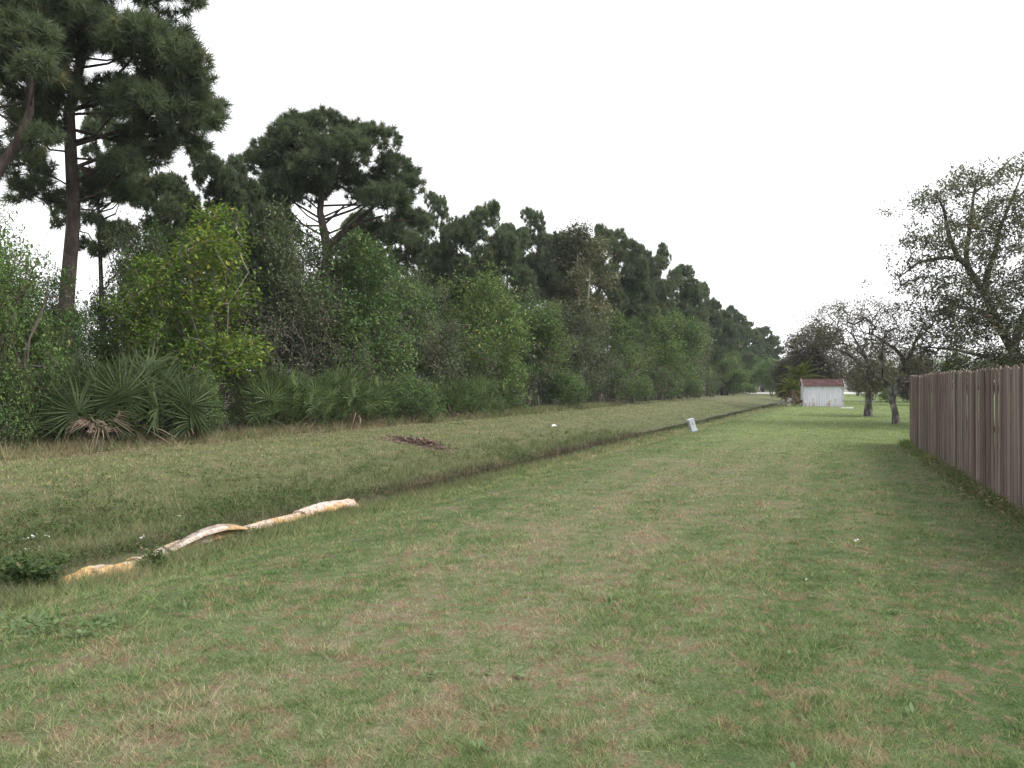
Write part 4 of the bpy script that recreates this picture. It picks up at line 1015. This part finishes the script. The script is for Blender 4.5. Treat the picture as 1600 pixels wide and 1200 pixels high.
# the big leaning tree behind the fence
b3 = at(1655, 668); Y3 = b3.y
st3 = [px_stem([(1655, 672), (1628, 610), (1582, 548), (1560, 505), (1540, 462), (1512, 418), (1508, 395), (1516, 350), (1522, 300), (1530, 265)], Y3, 1655, [.26, .21, .17, .15, .13, .115, .09, .07, .045, .02]),
       px_stem([(1512, 416), (1492, 402), (1474, 372), (1458, 335), (1440, 312)], Y3, 1655, [.12, .10, .08, .05, .02], -1),
       px_stem([(1510, 408), (1485, 400), (1450, 405), (1425, 428)], Y3, 1655, [.09, .07, .05, .02], 1),
       px_stem([(1540, 462), (1548, 430), (1566, 395), (1580, 350), (1606, 300), (1630, 255)], Y3, 1655, [.13, .11, .09, .07, .05, .02], 1.2),
       px_stem([(1562, 508), (1520, 485), (1480, 482), (1440, 500)], Y3, 1655, [.11, .09, .06, .02], -.8),
       px_stem([(1582, 548), (1590, 505), (1612, 455), (1640, 410), (1670, 350)], Y3, 1655, [.16, .13, .1, .07, .03], -.6),
       px_stem([(1620, 600), (1560, 560), (1500, 545), (1450, 540)], Y3, 1655, [.1, .08, .05, .02], .8),
       px_stem([(1524, 300), (1545, 285), (1575, 255), (1592, 240)], Y3, 1655, [.05, .04, .03, .015], .2)]
T3 = []
while len(T3) < 1650:
    px = rng.uniform(1405, 1760); py = rng.uniform(228, 585)
    lim = np.interp(px, [1405, 1420, 1450, 1500, 1560, 1600, 1760], [420, 300, 275, 258, 252, 232, 240])
    if py < lim + rng.exponential(14): continue
    if px < np.interp(py, [230, 290, 340, 420, 480, 560], [1590, 1425, 1418, 1416, 1425, 1440]) + rng.exponential(10): continue
    nv_ = vnoise(np.array([px / 26.0]), np.array([py / 20.0]), 61)[0]
    if nv_ < (0.42 if py < 430 else 0.2): continue
    x, z = local(px, py, Y3, 1655); T3.append((x, rng.normal() * 1.5, z))
custom_tree('oak_tree', b3, 1655, st3, np.array(T3), 'oak', 'oakbark', 36, .16, .155, .062, 'big thin leaved tree with dark leaning trunk behind the fence', 500, 0.006)

# ------------------------------------------------------------------ planting round the shed and far right
b_grey = broad('broadleaf_tree', 6.0, ell_lobes(15, 2.6, 1.0, 5.4, 0.7, 1.1, bottom=0.7), multi_stems(5, 5.6, 2.2, 0.06), 'brown', 'twig', 130, 15, 0.24, 0.2, 0.09, shell=0.3, bare=250)
def put(pr, px, Y, py_top, wpx, label, cat='tree', group=None):
    x = (px - 800) / FPX * Y; Hh = top_h(py_top, Y); sx = wpx / FPX * Y / (2 * pr['r']); sz = Hh / pr['h']
    return place(pr, (x, Y, hz(x, Y)), random.uniform(0, 6.28), min(max(sx, .6 * sz), 1.8 * sz), sz, 'r', label, cat, group)
put(b_grey, 1278, 72, 508, 105, 'grey brown tree rising behind the white shed')
put(b_grey, 1240, 80, 545, 65, 'grey half bare tree left of the palm by the shed')
put(b_grey, 1228, 100, 572, 40, 'small grey bush at the end of the ditch', 'shrub')
put(b_mid, 1205, 120, 560, 50, 'dark green tree closing the end of the ditch')
put(b_mid, 1222, 150, 562, 45, 'dark tree far beyond the end of the ditch')
for i, (px, Y_, py, w) in enumerate([(1095, 165, 545, 70), (1130, 170, 540, 70), (1165, 180, 545, 60), (1190, 190, 555, 50), (1212, 200, 560, 45), (1060, 160, 540, 70), (1235, 190, 568, 40), (1258, 190, 566, 45)]):
    put(b_mid, px, Y_, py, w, 'far green tree closing the view beyond the end of the ditch', 'tree', 'far trees beyond the end of the ditch')
HB = 'dark hedge shrub across the far lawn behind the lawn trees'
for px, Y_, py, w in [(1365, 76, 578, 45), (1395, 74, 570, 50), (1425, 73, 565, 60), (1465, 72, 560, 60), (1505, 72, 556, 60), (1550, 72, 550, 60), (1600, 72, 548, 70), (1650, 70, 540, 70)]:
    put(b_mid, px, Y_, py, w, HB, 'hedge', 'hedge behind the lawn trees')
put(b_grey, 1340, 110, 570, 40, 'pale grey small tree in front of the distant house')
put(b_grey, 1428, 62, 545, 70, 'grey green tree between the lawn trees and the fence end')
put(b_mid, 1385, 110, 560, 60, 'green tree far beyond the hedge')
put(b_mid, 1327, 190, 580, 40, 'green tree beyond the distant house')
p = at(1387, 629)
o = place(b_bush, (p.x, p.y, p.z), 1.0, .45, .42, 's', 'small yellow green bush beside the foot of the forked lawn tree', 'shrub')

def feather(name, L, nl, ll, mat, sag):
    V = []; Fq = []; T = []
    def rc(t): return np.array([L * t * (1 - .12 * sag * t), 0, L * (0.25 * t - sag * 0.6 * t * t)])
    for i in range(10):
        t0, t1 = i / 10, (i + 1) / 10; n = len(V); w = .02 * (1 - t0) + .004
        V += [tuple(rc(t0) + [0, -w, 0]), tuple(rc(t0) + [0, w, 0]), tuple(rc(t1) + [0, w, 0]), tuple(rc(t1) + [0, -w, 0])]; Fq.append((n, n + 1, n + 2, n + 3)); T.append(.8)
    for i in range(nl):
        t = 0.12 + 0.88 * i / nl; p = rc(t); l = ll * math.sin(min(1, t * 1.1 + .12) * math.pi) ** .6 if t < .8 else ll * (1.15 - t)
        for s in (-1, 1):
            d = np.array([.55, s * .8, -.28 - .3 * rng.random()]); d /= np.linalg.norm(d); n = len(V); q = np.array([.03, 0, .008])
            V += [tuple(p - q), tuple(p + q), tuple(p + d * l * .6 + q * .7), tuple(p + d * l)]; Fq.append((n, n + 1, n + 2, n + 3)); T.append(float(np.clip(.45 + rng.normal() * .2, 0, 1)))
    return_me = arr_mesh(name, np.array(V), np.array(Fq), np.array(T)); return_me.materials.append(M[mat]); return return_me
fe_y = [feather('palm_frond', 2.3, 34, .55, 'yellowfrond', s) for s in (1.0, 1.5)]
fe_o = [feather('palm_frond', 2.1, 28, .45, 'orangefrond', s) for s in (1.2, 1.6)]
fe_d = [feather('palm_frond', 1.8, 24, .4, 'deadfrond', s) for s in (.9, 1.3)]
def feather_palm(name, loc, h, ng, no, size, label, cat='palm'):
    root = empty(name, loc, 0.3, label, cat)
    b = MB(); b.tube([(0, 0, -.2), (.03, 0, h * .4), (0, .04, h * .8), (0, 0, h)], [.16, .13, .12, .09], 9); b.build('trunk', M['paleback'], root)
    for i in range(ng + no):
        f = mesh_obj('frond', random.choice(fe_y if i < ng else fe_o), None, root); f.location = (0, 0, h * .97)
        e = R(75 - 75 * i / ng) if i < ng else R(random.uniform(-45, -5))
        f.rotation_euler = (random.uniform(-.3, .3), -e, i * 2.399); f.scale = (size * random.uniform(.85, 1.1),) * 3
        if i >= ng: f['label'] = 'orange brown drying frond'
    return root
pp = at(1272, 631.5)
feather_palm('feather_palm', (pp.x, pp.y + 3.2, 0), 2.1, 18, 16, 1.0, 'feather palm with green and orange brown fronds behind the shed')
pp = at(1243, 632)
feather_palm('feather_palm', (pp.x + .2, pp.y + 1.2, 0), 1.1, 18, 6, .85, 'low yellow green feather palm beside the white shed')
hp = empty('frond_heap', (at(1247, 635)), 0, 'heap of fallen brown palm fronds at the corner of the white shed', 'heap')
for i in range(14):
    f = mesh_obj('frond', random.choice(fe_d), None, hp)
    f.location = (random.uniform(-.35, .35), random.uniform(-.2, .4), .05 + random.uniform(0, .25)); f.scale = (random.uniform(.45, .7),) * 3
    f.rotation_euler = (random.uniform(-.5, .5), -R(random.uniform(5, 55)), random.uniform(0, 6.28))

# white planks lying on the far lawn
def plank(px0, px1, py, label):
    a, c_ = at(px0, py), at(px1, py + .6); L_ = (c_ - a).length
    b = MB(); b.box((0, 0, .05), (L_, .14, .09)); b.box((-L_ * .3, 0.0, .102), (.05, .1, .012)); b.box((L_ * .3, 0.0, .102), (.05, .1, .012))
    o = b.build('plank', M['white']); o.location = (a + c_) / 2; d = c_ - a; o.rotation_euler = (0, 0, math.atan2(d.y, d.x)); tag(o, label, 'plank'); return o
plank(1342, 1369, 627, 'white plank lying on the lawn before the dark hedge')
plank(1314, 1333, 638, 'short pale plank lying in the grass just past the shed')

# distant house
M['housewall'] = simple_mat('pale_render', [(0, (0.55, 0.54, 0.58)), (1, (0.66, 0.65, 0.68))], .8, .8)
M['houseroof'] = simple_mat('grey_shingles', [(0, (0.20, 0.20, 0.21)), (1, (0.32, 0.31, 0.33))], 2, .9)
M['glass'] = simple_mat('dark_window_glass', [(0, (0.02, 0.025, 0.03)), (1, (0.04, 0.045, 0.05))], 2, .1, .5)
Yh = 165.0; hx = (1296 - 800) / FPX * Yh
house = empty('house', (hx, Yh, 0), R(-14), 'pale distant house with grey gabled roof seen past the shed', 'house')
b = MB(); w, d, h = 4.2, 7, 2.7
b.add([(-w, 0, 0), (w, 0, 0), (w, d, 0), (-w, d, 0), (-w, 0, h), (w, 0, h), (w, d, h), (-w, d, h), (0, 0, h + 1.5), (0, d, h + 1.5)], [(0, 1, 5, 8, 4), (3, 7, 9, 6, 2), (0, 4, 7, 3), (1, 2, 6, 5)]); b.build('wall', M['housewall'], house)
for s in (-1, 1):
    b = MB(); b.add([(s * (w + .4), -.4, h - .1), (0, -.4, h + 1.56), (0, d + .4, h + 1.56), (s * (w + .4), d + .4, h - .1), (s * (w + .4), -.4, h + .05), (0, -.4, h + 1.72), (0, d + .4, h + 1.72), (s * (w + .4), d + .4, h + .05)], [(0, 1, 2, 3), (7, 6, 5, 4), (0, 4, 5, 1), (3, 2, 6, 7), (0, 3, 7, 4)]); b.build('roof', M['houseroof'], house)
for x in (-2.2, 2.2):
    b = MB(); b.box((x, -.02, 1.4), (1.2, .08, 1.1)); f = b.build('window', M['white'], house)
    b = MB(); b.box((x, -.065, 1.4), (1.05, .02, .95)); mesh_obj('pane', b.mesh('pane'), M['glass'], f)
b = MB(); b.box((0, -.03, 1.05), (.95, .08, 2.1)); b.build('door', M['houseroof'], house)

# ------------------------------------------------------------------ grass and weeds (small details last)
def blades(P, hgt, wid, lean, name, mat, tint_c=None, per=9, spread=0.035):
    n = len(P); I = np.repeat(np.arange(n), per); m_ = len(I)
    a = rng.uniform(0, 6.283, m_); rad = np.abs(rng.normal(size=m_)) * (spread if np.isscalar(spread) else spread[I])
    x = P[I, 0] + np.cos(a) * rad; y = P[I, 1] + np.sin(a) * rad; z = height(x, y) - 0.006
    hh = hgt[I] * rng.uniform(0.5, 1.25, m_); b_ = rng.uniform(0, 6.283, m_); ln = lean * rng.uniform(0.3, 1.5, m_) * np.where(rng.random(m_) < 0.15, 2.2, 1.0) * hh
    oa = a + rng.normal(size=m_) * 0.8
    w = wid[I] * rng.uniform(.7, 1.3, m_) / 2
    tip = np.stack([x + np.cos(oa) * ln, y + np.sin(oa) * ln, z + hh], 1)
    s = np.stack([np.cos(b_), np.sin(b_), b_ * 0], 1) * w[:, None]; base = np.stack([x, y, z], 1)
    V = np.stack([base - s, base + s, tip], 1).reshape(-1, 3)
    tc = rng.uniform(0.1, 0.85, n) if tint_c is None else tint_c
    t = np.clip(tc[I] + rng.normal(size=m_) * .16, 0, .87); st_ = rng.random(m_) < 0.07; t[st_] = .95
    return mesh_obj(name, arr_mesh(name, V, np.arange(m_ * 3).reshape(-1, 3), t), M[mat])
NC = 112000
r = np.exp(rng.uniform(math.log(2.4), math.log(85), NC)); th = rng.uniform(-0.80, 0.80, NC)
P = np.stack([r * np.sin(th), r * np.cos(th)], 1)
u, v = uv_of(P[:, 0], P[:, 1]); w = v - DITCH_V
fs = (P - np.array(F1)[:2]) @ np.array(Fn)[:2]          # distance from the fence to the lawn side
keep = (v > -17.8) & ~((np.abs(w + .05) < 0.42) & (u > 12.5)) & (rng.random(NC) < np.where((w > -1) & (w < .5), .5, 1))
P, r, u, v, w, fs = P[keep], r[keep], u[keep], v[keep], w[keep], fs[keep]
dens = vnoise(P[:, 0] * 1.3, P[:, 1] * 1.3, 71)
hgt = 0.021 + 0.017 * dens + 0.014 * (rng.random(len(P)) < .06)
tuss = vnoise(P[:, 0] * 5.5, P[:, 1] * 5.5, 72)
hgt = hgt * (0.55 + 1.1 * tuss)
hgt = np.where(w < -0.8, 0.04 + .04 * dens, hgt)
hgt = np.where((w > 0.1) & (w < 1.7), 0.055 + .11 * sstep(1.7, .4, w) * (0.5 + dens), hgt)
hgt = np.where(v < -16.2, hgt + .06, hgt)
g = blades(P, hgt, 0.0045 * (r / 5.0) ** 0.85, 1.0, 'lawn_grass', 'blade', None, 9, 0.012 + 0.0045 * r)
tag(g, 'short mown patchy green and straw grass blades of the lawn', 'grass', kind='stuff')

# longer grass along the ditch, at the foot of the wood and along the fence
L_ = []
n = 5200; uu = np.exp(rng.uniform(math.log(5), math.log(34), n)); vv = DITCH_V + np.where(rng.random(n) < .45, rng.uniform(.25, 1.0, n), -np.abs(rng.normal(size=n)) * 1.3 - .25)
L_.append((uu, vv, 0.10 + .14 * rng.random(n)))
n = 4200; uu = rng.uniform(8, 60, n); L_.append((uu, -17.2 + rng.normal(size=n) * .55, .15 + .25 * rng.random(n)))
Pl = []; Hl = []
for uu, vv, h_ in L_:
    x, y = xy_of(uu, vv); Pl.append(np.stack([x, y], 1)); Hl.append(h_)
n = 1500; s_ = rng.uniform(-.3, 17, n); q = np.abs(rng.normal(size=n)) * .12 + .015
Pl.append(np.stack([F1.x + Fdir.x * s_ + Fn.x * q, F1.y + Fdir.y * s_ + Fn.y * q], 1)); Hl.append((.05 + .16 * rng.random(n) * vnoise(s_ * 1.4, s_ * 0, 81) * 1.5))
P = np.concatenate(Pl); Hh = np.concatenate(Hl); r = np.hypot(P[:, 0], P[:, 1])
kp = ~((np.abs(P[:, 0] * EV[0] + P[:, 1] * EV[1] - DITCH_V) < .34) & (P[:, 0] * EU[0] + P[:, 1] * EU[1] > 14)); P, Hh, r = P[kp], Hh[kp], r[kp]
g = blades(P, Hh, 0.006 * (r / 8.0) ** .8, .7, 'tall_grass', 'tallblade', None, 10, 0.05)
tag(g, 'longer rough grass along the ditch, wood edge and fence foot', 'grass', kind='stuff')

# leafy weeds in the ditch
n = 4200; uu = np.exp(rng.uniform(math.log(4), math.log(30), n)); vv = DITCH_V - .35 - np.abs(rng.normal(size=n)) * np.interp(uu, [4, 12, 30], [1.8, 1.6, .8])
msk = vnoise(uu * .9, vv * 1.2, 91) > np.interp(uu, [4, 10, 16, 30], [.25, .35, .55, .62]); uu, vv = uu[msk], vv[msk]
x, y = xy_of(uu, vv); z = height(x, y)
C = np.stack([x, y, z + rng.uniform(.01, .13, len(x)) * vnoise(x * 1.5, y * 1.5, 92) * 1.6], 1)
g = mesh_obj('ditch_weeds', leaves('ditch_weeds', C, 12, .055, .06, .026, None, 0, .5), M['weed'])
tag(g, 'low dark leafy weeds growing over the ditch bottom', 'weeds', kind='stuff')
def weed_clump(px, py, hgt, rad, n, leafL, label, mat='weed', flatv=.3):
    p = at(px, py); root = empty('weed_plant', p, 0, label, 'weed'); C = []
    stems = []
    for i in range(max(5, n // 10)):
        a = rng.uniform(0, 6.28); q = rad * rng.uniform(.2, .9); stems.append(([(0, 0, -.03), (q * .5 * math.cos(a), q * .5 * math.sin(a), hgt * .5), (q * math.cos(a), q * math.sin(a), hgt * rng.uniform(.6, 1))], [.006, .005, .002]))
    for i in range(n):
        s = stems[rng.integers(len(stems))][0]; t = rng.uniform(.25, 1); s = np.array(s); q = s[1] + (s[2] - s[1]) * (t * 2 - 1) if t > .5 else s[0] + (s[1] - s[0]) * t * 2
        C.append(q + rng.normal(size=3) * .03)
    b = MB()
    for s in stems: b.tube(s[0], s[1], 4)
    b.build('stems', M['petiole'], root); mesh_obj('leaves', leaves('leaves', np.array(C), 4, .03, leafL, leafL * .6, None, 0, flatv), M[mat], root)
weed_clump(55, 925, .32, .42, 240, .075, 'bushy dark green weed at the near end of the fabric tube')
weed_clump(232, 893, .20, .22, 110, .055, 'green weed sprig growing over the fabric tube')
weed_clump(15, 905, .25, .35, 150, .07, 'leafy weed clump next to the bushy dark weed')
weed_clump(400, 842, .13, .2, 60, .045, 'small weed against the middle of the fabric tube')
# flat rosettes in the lawn
C = []; 
for px, py, n, sp in [(60, 985, 34, .2), (110, 990, 20, .16), (30, 975, 16, .14), (720, 1065, 6, .12)]:
    p = at(px, py)
    for _ in range(n): C.append((p.x + rng.normal() * sp, p.y + rng.normal() * sp, p.z + .035))
for _ in range(36):
    q = np.exp(rng.uniform(math.log(3), math.log(16))); t = rng.uniform(-.75, .75); x, y = q * math.sin(t), q * math.cos(t)
    C.append((x, y, hz(x, y) + .03))
g = mesh_obj('lawn_weeds', leaves('lawn_weeds', np.array(C), 5, .022, .06, .024, None, -.1, .6), M['rosette'])
tag(g, 'pale green rosette weeds scattered through the lawn', 'weeds', kind='stuff')
# white blossoms
C = []
for px, py, n, sp in [(45, 858, 9, .10), (40, 875, 4, .08), (212, 857, 5, .09), (265, 822, 2, .2)]:
    p = at(px, py)
    for _ in range(n): C.append((p.x + rng.normal() * sp, p.y + rng.normal() * sp, p.z + .13 + .04 * rng.random()))
for _ in range(4):
    q = np.exp(rng.uniform(math.log(5), math.log(24))); t = rng.uniform(-.7, .6); x, y = q * math.sin(t), q * math.cos(t); C.append((x, y, hz(x, y) + .05))
g = mesh_obj('white_blossoms', leaves('white_blossoms', np.array(C), 3, .012, .02, .016, None, 0, .6), M['white_petal'])
tag(g, 'tiny white wildflowers dotted over ditch and turf', 'flowers', kind='stuff')
# dead leaves against the fence foot and under the wood edge
n = 900; s_ = rng.uniform(-.3, 17, n); q = np.abs(rng.normal(size=n)) * .16 + .02
x = F1.x + Fdir.x * s_ + Fn.x * q; y = F1.y + Fdir.y * s_ + Fn.y * q
kk = vnoise(s_ * .8, s_ * 0, 83) > .4; x, y = x[kk], y[kk]
n = 1800; u2 = rng.uniform(12, 34, n); v2 = -17.0 + rng.normal(size=n) * .8; x2, y2 = xy_of(u2, v2)
x = np.concatenate([x, x2]); y = np.concatenate([y, y2])
C = np.stack([x, y, height(x, y) + .03 + .03 * rng.random(len(x))], 1)
g = mesh_obj('dead_leaves', leaves('dead_leaves', C, 3, .05, .06, .028, None, 0, .75), M['deadfrond'])
tag(g, 'scatter of dry brown dead leaves along the fence foot and wood edge', 'leaves', kind='stuff')

# ------------------------------------------------------------------ the damp air
m, nt, out = new_mat('haze'); pv = nt.nodes.new('ShaderNodeVolumePrincipled')
pv.inputs['Color'].default_value = (0.86, 0.92, 0.97, 1); pv.inputs['Density'].default_value = 0.00028
nt.links.new(pv.outputs[0], out.inputs['Volume'])
b = MB(); b.box((60, 130, 9.6), (560, 460, 24))
o = b.build('haze', m); tag(o, 'thin pale damp air over the whole place', kind='stuff')
